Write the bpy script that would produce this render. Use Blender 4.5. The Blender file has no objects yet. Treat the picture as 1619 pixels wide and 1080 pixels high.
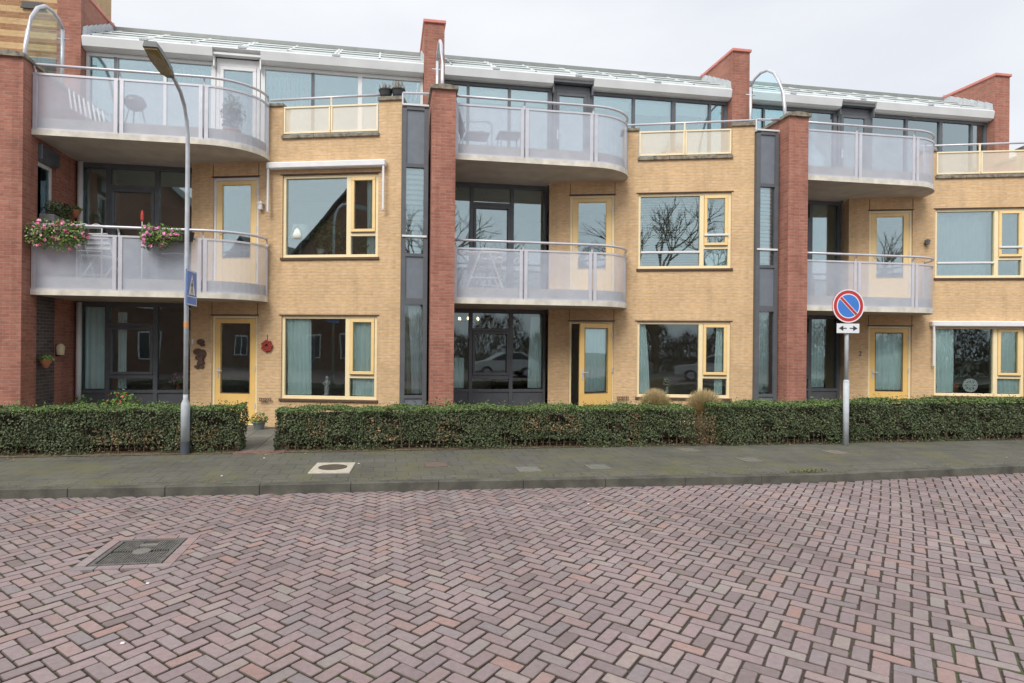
import bpy, math, random
from mathutils import Vector, Matrix
R=math.radians; PI=math.pi
rnd=random.Random(7)
SC=bpy.context.scene; COL=SC.collection

# ---------------------------------------------------------------- camera
TH=R(8.84); ROLL=.009
fw=Vector((math.sin(TH),math.cos(TH),0)); rt=Vector((math.cos(TH),-math.sin(TH),0)); up=Vector((0,0,1))
cr=(rt+up*ROLL).normalized(); cu=(up-rt*ROLL).normalized()
cd=bpy.data.cameras.new('camera'); cam=bpy.data.objects.new('camera',cd); COL.objects.link(cam)
M=Matrix((( cr.x,cu.x,-fw.x,0),(cr.y,cu.y,-fw.y,0),(cr.z,cu.z,-fw.z,1.75),(0,0,0,1)))
cam.matrix_world=M
cd.sensor_width=36; cd.lens=930/1619*36; cd.shift_x=(809.5-755)/1619; cd.shift_y=(548.5-540)/1619
cd.clip_end=2000; cd.clip_start=.05
SC.camera=cam
# ---------------------------------------------------------------- world, sun, exposure
w=bpy.data.worlds.new('World'); SC.world=w; w.use_nodes=True
nt=w.node_tree; nt.nodes.clear()
sky=nt.nodes.new('ShaderNodeTexSky'); sky.sky_type='NISHITA'; sky.sun_disc=False
sky.sun_elevation=R(46); sky.sun_rotation=R(215); sky.dust_density=3; sky.air_density=1
geo=nt.nodes.new('ShaderNodeTexCoord'); nz=nt.nodes.new('ShaderNodeTexNoise'); nz.inputs['Scale'].default_value=2.2; nz.inputs['Detail'].default_value=6
mp=nt.nodes.new('ShaderNodeMapping'); mp.inputs['Scale'].default_value=(1,1,2.5)
nt.links.new(geo.outputs['Generated'],mp.inputs[0]); nt.links.new(mp.outputs[0],nz.inputs['Vector'])
rp=nt.nodes.new('ShaderNodeValToRGB'); rp.color_ramp.elements[0].position=.3; rp.color_ramp.elements[1].position=.72
rp.color_ramp.elements[0].color=(7.0,7.25,7.75,1); rp.color_ramp.elements[1].color=(8.5,8.6,8.8,1)
nt.links.new(nz.outputs[0],rp.inputs[0])
mx=nt.nodes.new('ShaderNodeMix'); mx.data_type='RGBA'; mx.inputs[0].default_value=.93
nt.links.new(sky.outputs[0],mx.inputs[6]); nt.links.new(rp.outputs[0],mx.inputs[7])
bg=nt.nodes.new('ShaderNodeBackground'); bg.inputs[1].default_value=.0855
ow=nt.nodes.new('ShaderNodeOutputWorld'); nt.links.new(mx.outputs[2],bg.inputs[0]); nt.links.new(bg.outputs[0],ow.inputs[0])
sl=bpy.data.lights.new('sun','SUN'); sl.energy=2.1; sl.angle=R(30); sl.color=(1,.96,.9)
so=bpy.data.objects.new('sun',sl); COL.objects.link(so)
sd=Vector((math.sin(R(215))*math.cos(R(46)),math.cos(R(215))*math.cos(R(46)),math.sin(R(46))))
so.rotation_euler=sd.to_track_quat('Z','Y').to_euler()
SC.view_settings.view_transform='Standard'; SC.view_settings.look='None'; SC.view_settings.exposure=.52; SC.view_settings.gamma=1
SC.render.engine='CYCLES'; SC.cycles.max_bounces=10; SC.cycles.transparent_max_bounces=24; SC.cycles.diffuse_bounces=4; SC.cycles.glossy_bounces=4

# ---------------------------------------------------------------- materials
MATS={}
def newmat(name):
    m=bpy.data.materials.new(name); m.use_nodes=True; n=m.node_tree.nodes; b=n['Principled BSDF']; return m,m.node_tree,b
def mat(name,col,rough=.6,metal=0,var=.12,scale=6,bump=0,bscale=60,col2=None,spec=.5,island=None):
    if name in MATS: return MATS[name]
    m,t,b=newmat(name); L=t.links.new
    b.inputs['Roughness'].default_value=rough; b.inputs['Metallic'].default_value=metal; b.inputs['Specular IOR Level'].default_value=spec
    tc=t.nodes.new('ShaderNodeTexCoord'); n=t.nodes.new('ShaderNodeTexNoise'); n.inputs['Scale'].default_value=scale; n.inputs['Detail'].default_value=6
    L(tc.outputs['Object'],n.inputs['Vector'])
    r=t.nodes.new('ShaderNodeValToRGB'); e=r.color_ramp.elements; e[0].position=.3; e[1].position=.7
    c2=col2 or [c*(1-var) for c in col]
    e[0].color=(*c2,1); e[1].color=(*[min(1,c*(1+var*.3)) for c in col],1)
    if island:
        g=t.nodes.new('ShaderNodeNewGeometry'); r.color_ramp.interpolation='LINEAR'
        while len(e)>1: e.remove(e[0])
        e[0].position=0; e[0].color=(*island[0],1)
        for i,c in enumerate(island[1:],1):
            q=e.new(i/(len(island)-1)); q.color=(*c,1)
        L(g.outputs['Random Per Island'],r.inputs[0])
    else: L(n.outputs[0],r.inputs[0])
    L(r.outputs[0],b.inputs['Base Color'])
    if bump:
        n2=t.nodes.new('ShaderNodeTexNoise'); n2.inputs['Scale'].default_value=bscale; n2.inputs['Detail'].default_value=4; L(tc.outputs['Object'],n2.inputs['Vector'])
        bp=t.nodes.new('ShaderNodeBump'); bp.inputs['Strength'].default_value=bump; bp.inputs['Distance'].default_value=.01; L(n2.outputs[0],bp.inputs['Height']); L(bp.outputs[0],b.inputs['Normal'])
    MATS[name]=m; return m
def brick(name,c1,c2,mortar,bw=.22,rh=.0625,ms=.006,bands=None,dirt=.25,off=.5,rough=.85,bumpd=.006,moss=None,streak=0):
    if name in MATS: return MATS[name]
    m,t,b=newmat(name); L=t.links.new; N=t.nodes.new
    b.inputs['Roughness'].default_value=rough; b.inputs['Specular IOR Level'].default_value=.25
    uv=N('ShaderNodeUVMap'); bt=N('ShaderNodeTexBrick'); bt.inputs['Scale'].default_value=1
    bt.inputs['Brick Width'].default_value=bw; bt.inputs['Row Height'].default_value=rh; bt.inputs['Mortar Size'].default_value=ms; bt.inputs['Mortar Smooth'].default_value=.3
    bt.offset=off; bt.inputs['Bias'].default_value=0
    bt.inputs['Color1'].default_value=(*c1,1); bt.inputs['Color2'].default_value=(*c2,1); bt.inputs['Mortar'].default_value=(*mortar,1)
    L(uv.outputs[0],bt.inputs['Vector'])
    col=bt.outputs['Color']
    if bands:
        sp=N('ShaderNodeSeparateXYZ'); L(uv.outputs[0],sp.inputs[0])
        mo=N('ShaderNodeMath'); mo.operation='MODULO'; mo.inputs[1].default_value=bands[2]; L(sp.outputs[1],mo.inputs[0])
        gt=N('ShaderNodeMath'); gt.operation='GREATER_THAN'; gt.inputs[1].default_value=bands[2]/2; L(mo.outputs[0],gt.inputs[0])
        b2=N('ShaderNodeTexBrick'); b2.inputs['Scale'].default_value=1; b2.inputs['Brick Width'].default_value=bw; b2.inputs['Row Height'].default_value=rh; b2.inputs['Mortar Size'].default_value=ms
        b2.inputs['Color1'].default_value=(*bands[0],1); b2.inputs['Color2'].default_value=(*bands[1],1); b2.inputs['Mortar'].default_value=(*mortar,1); L(uv.outputs[0],b2.inputs['Vector'])
        mm=N('ShaderNodeMix'); mm.data_type='RGBA'; L(gt.outputs[0],mm.inputs[0]); L(col,mm.inputs[6]); L(b2.outputs['Color'],mm.inputs[7]); col=mm.outputs[2]
    n=N('ShaderNodeTexNoise'); n.inputs['Scale'].default_value=1.1; n.inputs['Detail'].default_value=8; n.inputs['Roughness'].default_value=.65
    tc=N('ShaderNodeTexCoord'); L(tc.outputs['Object'],n.inputs['Vector'])
    mr=N('ShaderNodeMapRange'); mr.inputs[1].default_value=.3; mr.inputs[2].default_value=.7; mr.inputs[3].default_value=1-dirt; mr.inputs[4].default_value=1.05; L(n.outputs[0],mr.inputs[0])
    ml=N('ShaderNodeVectorMath'); ml.operation='SCALE'; L(col,ml.inputs[0]); L(mr.outputs[0],ml.inputs['Scale']); col=ml.outputs[0]
    if streak:
        ns=N('ShaderNodeTexNoise'); ns.inputs['Scale'].default_value=1; ns.inputs['Detail'].default_value=7; ns.inputs['Roughness'].default_value=.6; mq=N('ShaderNodeMapping'); mq.inputs['Scale'].default_value=(5,.35,1); L(uv.outputs[0],mq.inputs[0]); L(mq.outputs[0],ns.inputs['Vector'])
        q=N('ShaderNodeMapRange'); q.inputs[1].default_value=.32; q.inputs[2].default_value=.52; q.inputs[3].default_value=1-streak; q.inputs[4].default_value=1; L(ns.outputs[0],q.inputs[0])
        qs=N('ShaderNodeVectorMath'); qs.operation='SCALE'; L(col,qs.inputs[0]); L(q.outputs[0],qs.inputs['Scale']); col=qs.outputs[0]
    # fine per-brick speckle
    n3=N('ShaderNodeTexNoise'); n3.inputs['Scale'].default_value=9; n3.inputs['Detail'].default_value=3
    mpp=N('ShaderNodeMapping'); mpp.inputs['Scale'].default_value=(1,3.2,1); L(uv.outputs[0],mpp.inputs[0]); L(mpp.outputs[0],n3.inputs['Vector'])
    m3=N('ShaderNodeMapRange'); m3.inputs[1].default_value=.3; m3.inputs[2].default_value=.7; m3.inputs[3].default_value=.86; m3.inputs[4].default_value=1.12; L(n3.outputs[0],m3.inputs[0])
    ms3=N('ShaderNodeVectorMath'); ms3.operation='SCALE'; L(col,ms3.inputs[0]); L(m3.outputs[0],ms3.inputs['Scale']); col=ms3.outputs[0]
    if moss:
        nm=N('ShaderNodeTexNoise'); nm.inputs['Scale'].default_value=moss[2]; nm.inputs['Detail'].default_value=9; nm.inputs['Roughness'].default_value=.7; L(tc.outputs['Object'],nm.inputs['Vector'])
        rr=N('ShaderNodeMapRange'); rr.inputs[1].default_value=moss[3]; rr.inputs[2].default_value=moss[3]+.15; rr.inputs[4].default_value=moss[1]; L(nm.outputs[0],rr.inputs[0])
        m4=N('ShaderNodeMix'); m4.data_type='RGBA'; L(rr.outputs[0],m4.inputs[0]); L(col,m4.inputs[6]); m4.inputs[7].default_value=(*moss[0],1); col=m4.outputs[2]
    L(col,b.inputs['Base Color'])
    bp=N('ShaderNodeBump'); bp.inputs['Strength'].default_value=.6; bp.inputs['Distance'].default_value=bumpd; bp.invert=True; L(bt.outputs['Fac'],bp.inputs['Height']); L(bp.outputs[0],b.inputs['Normal'])
    MATS[name]=m; return m
def glassmat(name,tint,refl,wav=.0):
    m=bpy.data.materials.new(name); m.use_nodes=True; t=m.node_tree; t.nodes.clear(); N=t.nodes.new; L=t.links.new
    o=N('ShaderNodeOutputMaterial'); g=N('ShaderNodeBsdfGlossy'); g.inputs['Roughness'].default_value=.01; g.inputs['Color'].default_value=(.80,.96,1,1)
    tr=N('ShaderNodeBsdfTransparent'); tr.inputs[0].default_value=(*tint,1)
    fr=N('ShaderNodeFresnel'); fr.inputs[0].default_value=1.5; ad=N('ShaderNodeMath'); ad.use_clamp=True; ad.inputs[1].default_value=refl-.04; L(fr.outputs[0],ad.inputs[0])
    mx=N('ShaderNodeMixShader'); L(ad.outputs[0],mx.inputs[0]); L(tr.outputs[0],mx.inputs[1]); L(g.outputs[0],mx.inputs[2]); L(mx.outputs[0],o.inputs[0])
    if wav:
        tc=N('ShaderNodeTexCoord'); n=N('ShaderNodeTexNoise'); n.inputs['Scale'].default_value=1.3; n.inputs['Detail'].default_value=1; L(tc.outputs['Object'],n.inputs['Vector'])
        bp=N('ShaderNodeBump'); bp.inputs['Strength'].default_value=wav; bp.inputs['Distance'].default_value=.02; L(n.outputs[0],bp.inputs['Height']); L(bp.outputs[0],g.inputs['Normal'])
    return m
def meshmat(name,col,alpha):
    m=bpy.data.materials.new(name); m.use_nodes=True; t=m.node_tree; t.nodes.clear(); N=t.nodes.new; L=t.links.new
    o=N('ShaderNodeOutputMaterial'); d=N('ShaderNodeBsdfPrincipled'); d.inputs['Base Color'].default_value=(*col,1); d.inputs['Roughness'].default_value=.55
    tr=N('ShaderNodeBsdfTransparent'); mx=N('ShaderNodeMixShader'); mx.inputs[0].default_value=alpha
    uv=N('ShaderNodeUVMap'); v=N('ShaderNodeTexNoise'); v.inputs['Scale'].default_value=2.5; v.inputs['Detail'].default_value=4; L(uv.outputs[0],v.inputs['Vector'])
    mr=N('ShaderNodeMapRange'); mr.inputs[1].default_value=.3; mr.inputs[2].default_value=.7; mr.inputs[3].default_value=alpha-.05; mr.inputs[4].default_value=alpha+.06; L(v.outputs[0],mr.inputs[0]); L(mr.outputs[0],mx.inputs[0])
    L(tr.outputs[0],mx.inputs[1]); L(d.outputs[0],mx.inputs[2]); L(mx.outputs[0],o.inputs[0]); return m

YB=brick('yellow_brick',(.72,.50,.285),(.67,.455,.25),(.64,.49,.33),dirt=.2,streak=.13)
RB=brick('red_brick',(.47,.21,.15),(.375,.155,.115),(.42,.26,.21),dirt=.28,streak=.2)
DB=brick('dark_brick',(.085,.075,.08),(.14,.115,.11),(.22,.19,.18),dirt=.3)
SB=brick('striped_brick',(.66,.47,.26),(.64,.45,.24),(.55,.38,.22),ms=.003,bands=((.42,.24,.13),(.36,.19,.10),.25),dirt=.25)
OPB=brick('opposite_brick',(.22,.11,.07),(.16,.075,.05),(.25,.2,.17))
FY=mat('pale_yellow_paint',(.86,.73,.46),.4,var=.06)
FO=mat('golden_yellow_paint',(.84,.55,.19),.38,var=.06)
FS=mat('sash_yellow_paint',(.87,.63,.29),.4,var=.06)
FC=mat('cream_paint',(.86,.74,.50),.45,var=.08)
FW=mat('white_paint',(.76,.77,.78),.4,var=.08)
FG=mat('dark_grey_paint',(.115,.125,.14),.4,var=.15)
FB=mat('blue_grey_panel',(.17,.195,.23),.42,var=.12)
RAIL=mat('light_grey_metal',(.62,.62,.67),.38,.25,var=.1)
FAS=mat('pale_zinc_sheet',(.70,.72,.73),.42,.1,var=.12,scale=2)
CONC=mat('concrete',(.50,.46,.40),.85,var=.3,scale=5,bump=.3)
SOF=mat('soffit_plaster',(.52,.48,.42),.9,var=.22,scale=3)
STONE=mat('weathered_stone',(.30,.27,.21),.9,var=.6,scale=11,bump=.5)
PINK=mat('pink_coping',(.66,.24,.20),.6,var=.15)
LINT=mat('dark_trim_and_lintel_shadow',(.10,.06,.04),.7)  # dark trim colour, also used to paint the shadow line at the lintels
GALV=mat('galvanised_steel',(.50,.54,.58),.65,.0,var=.18,scale=8)
DGALV=mat('dark_lamp_metal',(.16,.17,.17),.45,.3,var=.2)
LENS=mat('yellowed_lens',(.30,.24,.10),.25,var=.3,scale=12)
GL=glassmat('window_glass',(.97,1,.997),.09,.07); GLU=glassmat('upper_window_glass',(.965,1,.995),.25,.07)
GLT=glassmat('top_floor_glass',(.95,1,.99),.38,.06)
GLC=glassmat('clear_screen_glass',(.86,.91,.90),.05)
PERF=meshmat('perforated_grey_sheet',(.58,.63,.73),.54)
PERFC=meshmat('perforated_cream_sheet',(.80,.72,.58),.62)
CURT=mat('teal_white_curtain',(.82,.96,.93),.9,var=.08,scale=3)
CURW=mat('white_net_curtain',(.80,.84,.82),.9,var=.06)
CURB=mat('beige_curtain',(.50,.44,.33),.9,var=.15)
INW=mat('interior_wall',(.74,.71,.66),.9,var=.08)
IND=mat('interior_floor',(.16,.12,.09),.7)
LEAF=mat('hedge_leaves',(.05,.09,.03),.55,island=[(.034,.048,.026),(.068,.095,.04),(.10,.13,.058),(.05,.074,.033),(.16,.175,.09)],spec=.35)
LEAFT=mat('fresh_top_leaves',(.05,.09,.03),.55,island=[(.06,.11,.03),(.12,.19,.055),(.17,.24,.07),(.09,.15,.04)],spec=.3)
LEAFD=mat('dry_brown_leaves',(.3,.2,.1),.8,island=[(.17,.11,.06),(.27,.19,.10),(.13,.085,.05),(.34,.25,.15)],spec=.2)
GRN=mat('plant_leaves',(.1,.2,.05),.5,island=[(.05,.12,.03),(.12,.24,.06),(.20,.32,.09),(.28,.34,.08)],spec=.35)
PINKF=mat('pink_petals',(.8,.2,.4),.6,island=[(.80,.14,.30),(.85,.30,.42),(.70,.08,.32),(.9,.75,.8)])
MAG=mat('magenta_petals',(.8,.2,.4),.6,island=[(.72,.16,.42),(.82,.36,.58),(.6,.1,.35)])
REDF=mat('red_petals',(.7,.08,.03),.6,island=[(.65,.06,.03),(.75,.16,.06),(.5,.03,.03)])
STRAW=mat('straw_grass',(.5,.4,.2),.8,island=[(.50,.38,.20),(.62,.49,.29),(.42,.32,.17),(.40,.38,.18)],spec=.2)
TWIG=mat('twig_bark',(.16,.11,.07),.9)
BLK=mat('black_plastic',(.02,.02,.022),.4)
WPL=mat('white_plastic',(.72,.72,.72),.4)
TERRA=mat('terracotta',(.45,.19,.10),.8,var=.2)
SOIL=mat('garden_soil',(.17,.12,.075),.95,var=.5,scale=14,bump=.8,bscale=40)
RUST=mat('rusty_metal',(.13,.075,.06),.7,.2,var=.5,scale=20)
ROOFG=mat('greenish_roof_glazing',(.58,.68,.66),.15,var=.12,scale=1.5,spec=.8)
LEADW=mat('white_lead_flashing',(.58,.60,.63),.5,var=.2,scale=9)

# ---------------------------------------------------------------- mesh builder
class Fr:
    def __init__(s,ox=0,oy=0,deg=0,oz=0):
        a=R(deg); s.o=(ox,oy,oz); s.d=(math.cos(a),-math.sin(a)); s.n=(math.sin(a),math.cos(a))
    def __call__(s,u,v,z): return (s.o[0]+u*s.d[0]+v*s.n[0], s.o[1]+u*s.d[1]+v*s.n[1], s.o[2]+z)
ID=Fr()
class MB:
    def __init__(s,fr=ID): s.v=[];s.f=[];s.l=[];s.fr=fr;s.mi=[]
    def vert(s,p): s.l.append(p); s.v.append(s.fr(*p)); return len(s.v)-1
    def face(s,pts,m=0): s.f.append([s.vert(p) for p in pts]); s.mi.append(m); return s
    def box(s,x0,x1,y0,y1,z0,z1,m=0,b=0):
        if x1<x0:x0,x1=x1,x0
        if y1<y0:y0,y1=y1,y0
        if b:
            return s.bbox(x0,x1,y0,y1,z0,z1,b,m)
        i=[s.vert(p) for p in [(x0,y0,z0),(x1,y0,z0),(x1,y1,z0),(x0,y1,z0),(x0,y0,z1),(x1,y0,z1),(x1,y1,z1),(x0,y1,z1)]]
        for q in ((3,2,1,0),(4,5,6,7),(0,1,5,4),(1,2,6,5),(2,3,7,6),(3,0,4,7)): s.f.append([i[k] for k in q]); s.mi.append(m)
        return s
    def bbox(s,x0,x1,y0,y1,z0,z1,b,m=0):
        xs=(x0,x1);ys=(y0,y1);zs=(z0,z1); I={}
        for a in (0,1):
            for c in (0,1):
                for e in (0,1):
                    for ax in (0,1,2):
                        o=[b,b,b]; o[ax]=0
                        I[a,c,e,ax]=s.vert((xs[a]+(o[0] if a==0 else -o[0]),ys[c]+(o[1] if c==0 else -o[1]),zs[e]+(o[2] if e==0 else -o[2])))
        F=[]
        for e in (0,1): F.append([I[0,0,e,2],I[1,0,e,2],I[1,1,e,2],I[0,1,e,2]])
        for c in (0,1): F.append([I[0,c,0,1],I[1,c,0,1],I[1,c,1,1],I[0,c,1,1]])
        for a in (0,1): F.append([I[a,0,0,0],I[a,1,0,0],I[a,1,1,0],I[a,0,1,0]])
        for a in (0,1):
            for c in (0,1): F.append([I[a,c,0,0],I[a,c,0,1],I[a,c,1,1],I[a,c,1,0]])
            for e in (0,1): F.append([I[a,0,e,0],I[a,0,e,2],I[a,1,e,2],I[a,1,e,0]])
        for c in (0,1):
            for e in (0,1): F.append([I[0,c,e,1],I[0,c,e,2],I[1,c,e,2],I[1,c,e,1]])
        for a in (0,1):
            for c in (0,1):
                for e in (0,1): F.append([I[a,c,e,k] for k in (0,1,2)])
        for f in F: s.f.append(f); s.mi.append(m)
        return s
    def tube(s,pts,r,n=8,m=0,cap=True,r1=None):
        P=[Vector(p) for p in pts]; rings=[]; N=len(P)
        for i,p in enumerate(P):
            t=(P[min(i+1,N-1)]-P[max(i-1,0)]); t.normalize() if t.length else None
            a=Vector((0,0,1)) if abs(t.z)<.9 else Vector((1,0,0))
            x=t.cross(a).normalized(); y=t.cross(x)
            rr=r if r1 is None else r+(r1-r)*i/(N-1)
            if isinstance(r,(list,tuple)): rr=r[i]
            rings.append([s.vert(tuple(p+x*math.cos(2*PI*k/n)*rr+y*math.sin(2*PI*k/n)*rr)) for k in range(n)])
        for a,b in zip(rings,rings[1:]):
            for k in range(n): s.f.append([a[k],a[(k+1)%n],b[(k+1)%n],b[k]]); s.mi.append(m)
        if cap:
            s.f.append(rings[0][::-1]); s.f.append(rings[-1]); s.mi+= [m,m]
        return s
    def lathe(s,c,prof,n=16,m=0):
        rings=[[s.vert((c[0]+r*math.cos(2*PI*k/n),c[1]+r*math.sin(2*PI*k/n),c[2]+z)) for k in range(n)] for r,z in prof]
        for a,b in zip(rings,rings[1:]):
            for k in range(n): s.f.append([a[k],a[(k+1)%n],b[(k+1)%n],b[k]]); s.mi.append(m)
        s.f.append(rings[0][::-1]); s.f.append(rings[-1]); s.mi+=[m,m]; return s
    def prism(s,poly,z0,z1,m=0):
        a=[s.vert((x,y,z0)) for x,y in poly]; b=[s.vert((x,y,z1)) for x,y in poly]; n=len(poly)
        s.f.append(a[::-1]); s.f.append(b); s.mi+=[m,m]
        for k in range(n): s.f.append([a[k],a[(k+1)%n],b[(k+1)%n],b[k]]); s.mi.append(m)
        return s
    def disc(s,c,r,ax='y',n=32,t=.004,m=0,r0=0):
        def P(a,rr,o):
            x,y=rr*math.cos(a),rr*math.sin(a)
            return {'y':(c[0]+x,c[1]+o,c[2]+y),'x':(c[0]+o,c[1]+x,c[2]+y),'z':(c[0]+x,c[1]+y,c[2]+o)}[ax]
        if r0==0:
            A=[s.vert(P(2*PI*k/n,r,0)) for k in range(n)]; B=[s.vert(P(2*PI*k/n,r,t)) for k in range(n)]
            s.f+= [A,B[::-1]]; s.mi+=[m,m]
            for k in range(n): s.f.append([A[k],A[(k+1)%n],B[(k+1)%n],B[k]]); s.mi.append(m)
        else:
            q=[[s.vert(P(2*PI*k/n,rr,o)) for k in range(n)] for rr,o in ((r0,0),(r,0),(r,t),(r0,t))]
            for i in range(4):
                a,b=q[i],q[(i+1)%4]
                for k in range(n): s.f.append([a[k],a[(k+1)%n],b[(k+1)%n],b[k]]); s.mi.append(m)
        return s
    def leaf(s,p,size,m=0,nrm=None,asp=.55):
        if nrm is None: d=Vector((rnd.gauss(0,1),rnd.gauss(0,1),rnd.gauss(0,1)))
        else: d=Vector(nrm)+Vector((rnd.gauss(0,.6),rnd.gauss(0,.6),rnd.gauss(0,.6)))
        d.normalize(); a=d.orthogonal().normalized(); a.rotate(Matrix.Rotation(rnd.random()*6.28,3,d)); b=d.cross(a)
        p=Vector(p); h=size*(.7+.6*rnd.random())
        q=[p-a*h*.5,p+b*h*asp*.5+d*h*.08,p+a*h*.5,p-b*h*asp*.5+d*h*.08]
        s.face([tuple(x) for x in q],m)
    def build(s,name,mats,parent=None,smooth=False,origin=None,uvfr=True,label=None):
        if not isinstance(mats,(list,tuple)): mats=[mats]
        me=bpy.data.meshes.new(name); o0=Vector(origin) if origin else Vector((0,0,0))
        pw=Vector(parent['_w']) if parent is not None else Vector((0,0,0))
        off=o0 if parent is None else pw+Vector((0,0,0))
        V=[(x-off.x,y-off.y,z-off.z) for x,y,z in s.v]
        me.from_pydata(V,[],s.f); 
        for m in mats: me.materials.append(m)
        for p,mi in zip(me.polygons,s.mi): p.material_index=mi; p.use_smooth=smooth
        if uvfr and len(s.f)<60000:
            uv=me.uv_layers.new(name='UVMap').data
            L=s.l
            for p,f in zip(me.polygons,s.f):
                a,b,c=Vector(L[f[0]]),Vector(L[f[1]]),Vector(L[f[2]])
                n=(b-a).cross(c-a); ax=max(range(3),key=lambda i:abs(n[i]))
                for li,vi in zip(p.loop_indices,p.vertices):
                    q=L[vi]; uv[li].uv=(q[1],q[2]) if ax==0 else ((q[0],q[2]) if ax==1 else (q[0],q[1]))
        me.update()
        o=bpy.data.objects.new(name,me); COL.objects.link(o)
        if parent is None: o.location=off; o['_w']=tuple(off)
        else: o.parent=parent; o['_w']=tuple(pw)
        if label: o['label']=label
        return o
def tag(o,label,cat,group=None):
    o['label']=label; o['category']=cat
    if group: o['group']=group
    return o
def kind(o,k='structure',label=None):
    o['kind']=k
    if label: o['label']=label
    return o
def thing(name,loc,label,cat,group=None):
    o=bpy.data.objects.new(name,None); COL.objects.link(o); o.location=loc; o['_w']=tuple(loc); o.empty_display_size=.2
    return tag(o,label,cat,group)

# ---------------------------------------------------------------- ground
PV=7.488
m,t,b=newmat('distant_paving'); 
ROADF=brick('road_brick_far',(.34,.24,.225),(.27,.20,.195),(.10,.08,.065),bw=.2,rh=.1,ms=.008,off=.5)
JOINT=mat('sand_joint',(.05,.038,.028),.95,var=.3,scale=30)
# joints with moss growing in part of them
t=JOINT.node_tree; N=t.nodes.new; L=t.links.new; bs=t.nodes['Principled BSDF']
tc=N('ShaderNodeTexCoord'); n1=N('ShaderNodeTexNoise'); n1.inputs['Scale'].default_value=.55; n1.inputs['Detail'].default_value=5; L(tc.outputs['Object'],n1.inputs['Vector'])
n2=N('ShaderNodeTexNoise'); n2.inputs['Scale'].default_value=9; n2.inputs['Detail'].default_value=3; L(tc.outputs['Object'],n2.inputs['Vector'])
ml=N('ShaderNodeMath'); ml.operation='MULTIPLY'; L(n1.outputs[0],ml.inputs[0]); L(n2.outputs[0],ml.inputs[1])
mr=N('ShaderNodeMapRange'); mr.inputs[1].default_value=.27; mr.inputs[2].default_value=.36; L(ml.outputs[0],mr.inputs[0])
mx=N('ShaderNodeMix'); mx.data_type='RGBA'; L(mr.outputs[0],mx.inputs[0]); mx.inputs[6].default_value=(.075,.058,.047,1); mx.inputs[7].default_value=(.075,.10,.035,1); L(mx.outputs[2],bs.inputs['Base Color'])

o=MB().face([(-150,-120,-.05),(150,-120,-.05),(150,150,-.05),(-150,150,-.05)]).build('ground',mat('ground_earth',(.14,.13,.09),.95,var=.3,scale=.4)); kind(o)
o=MB().face([(-60,-14,-.012),(60,-14,-.012),(60,7.45,-.012),(-60,7.45,-.012)]).build('road_bed',JOINT); kind(o)
far=MB()
for x0,x1,y0,y1 in ((-60,-10,-12,7.04),(15,60,-12,7.04),(-10,15,-12,-1.6)): far.face([(x0,y0,-.004),(x1,y0,-.004),(x1,y1,-.004),(x0,y1,-.004)])
kind(far.build('road_verge',ROADF))

BR=mat('road_bricks',(.3,.2,.2),.7,island=[(0.264, 0.2, 0.203), (0.294, 0.226, 0.228), (0.257, 0.207, 0.217), (0.311, 0.226, 0.22), (0.271, 0.215, 0.225), (0.316, 0.261, 0.245), (0.28, 0.212, 0.213), (0.233, 0.205, 0.213), (0.302, 0.241, 0.245), (0.324, 0.218, 0.196), (0.264, 0.215, 0.22), (0.287, 0.225, 0.225), (0.294, 0.257, 0.245), (0.22, 0.174, 0.181), (0.28, 0.218, 0.225), (0.199, 0.16, 0.158), (0.271, 0.222, 0.22)],spec=.3)
t=BR.node_tree; N=t.nodes.new; L=t.links.new; bs=t.nodes['Principled BSDF']; src=bs.inputs['Base Color'].links[0].from_socket
tc=N('ShaderNodeTexCoord'); n1=N('ShaderNodeTexNoise'); n1.inputs['Scale'].default_value=28; n1.inputs['Detail'].default_value=8; n1.inputs['Roughness'].default_value=.7; L(tc.outputs['Object'],n1.inputs['Vector'])
n2=N('ShaderNodeTexNoise'); n2.inputs['Scale'].default_value=.7; n2.inputs['Detail'].default_value=7; L(tc.outputs['Object'],n2.inputs['Vector'])
a=N('ShaderNodeMapRange'); a.inputs[1].default_value=.25; a.inputs[2].default_value=.75; a.inputs[3].default_value=.82; a.inputs[4].default_value=1.18; L(n1.outputs[0],a.inputs[0])
c=N('ShaderNodeMapRange'); c.inputs[1].default_value=.3; c.inputs[2].default_value=.7; c.inputs[3].default_value=.80; c.inputs[4].default_value=1.12; L(n2.outputs[0],c.inputs[0])
mu=N('ShaderNodeMath'); mu.operation='MULTIPLY'; L(a.outputs[0],mu.inputs[0]); L(c.outputs[0],mu.inputs[1])
vs=N('ShaderNodeVectorMath'); vs.operation='SCALE'; L(src,vs.inputs[0]); L(mu.outputs[0],vs.inputs['Scale']); L(vs.outputs[0],bs.inputs['Base Color'])
bp=N('ShaderNodeBump'); bp.inputs['Strength'].default_value=.35; bp.inputs['Distance'].default_value=.006; L(n1.outputs[0],bp.inputs['Height']); L(bp.outputs[0],bs.inputs['Normal'])
KT=[(-60,7.4),(-6,7.38),(-4.27,7.33),(-2.27,7.23),(-.5,7.18),(1.27,7.13),(3.77,7.02),(5.6,6.97),(6.87,7.04),(9.1,7.18),(12,7.25),(60,7.3)]
def kerb_y(x):
    for (a,b_),(c,d) in zip(KT,KT[1:]):
        if a<=x<=c: return b_+(d-b_)*(x-a)/(c-a)
    return 7.2
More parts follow.
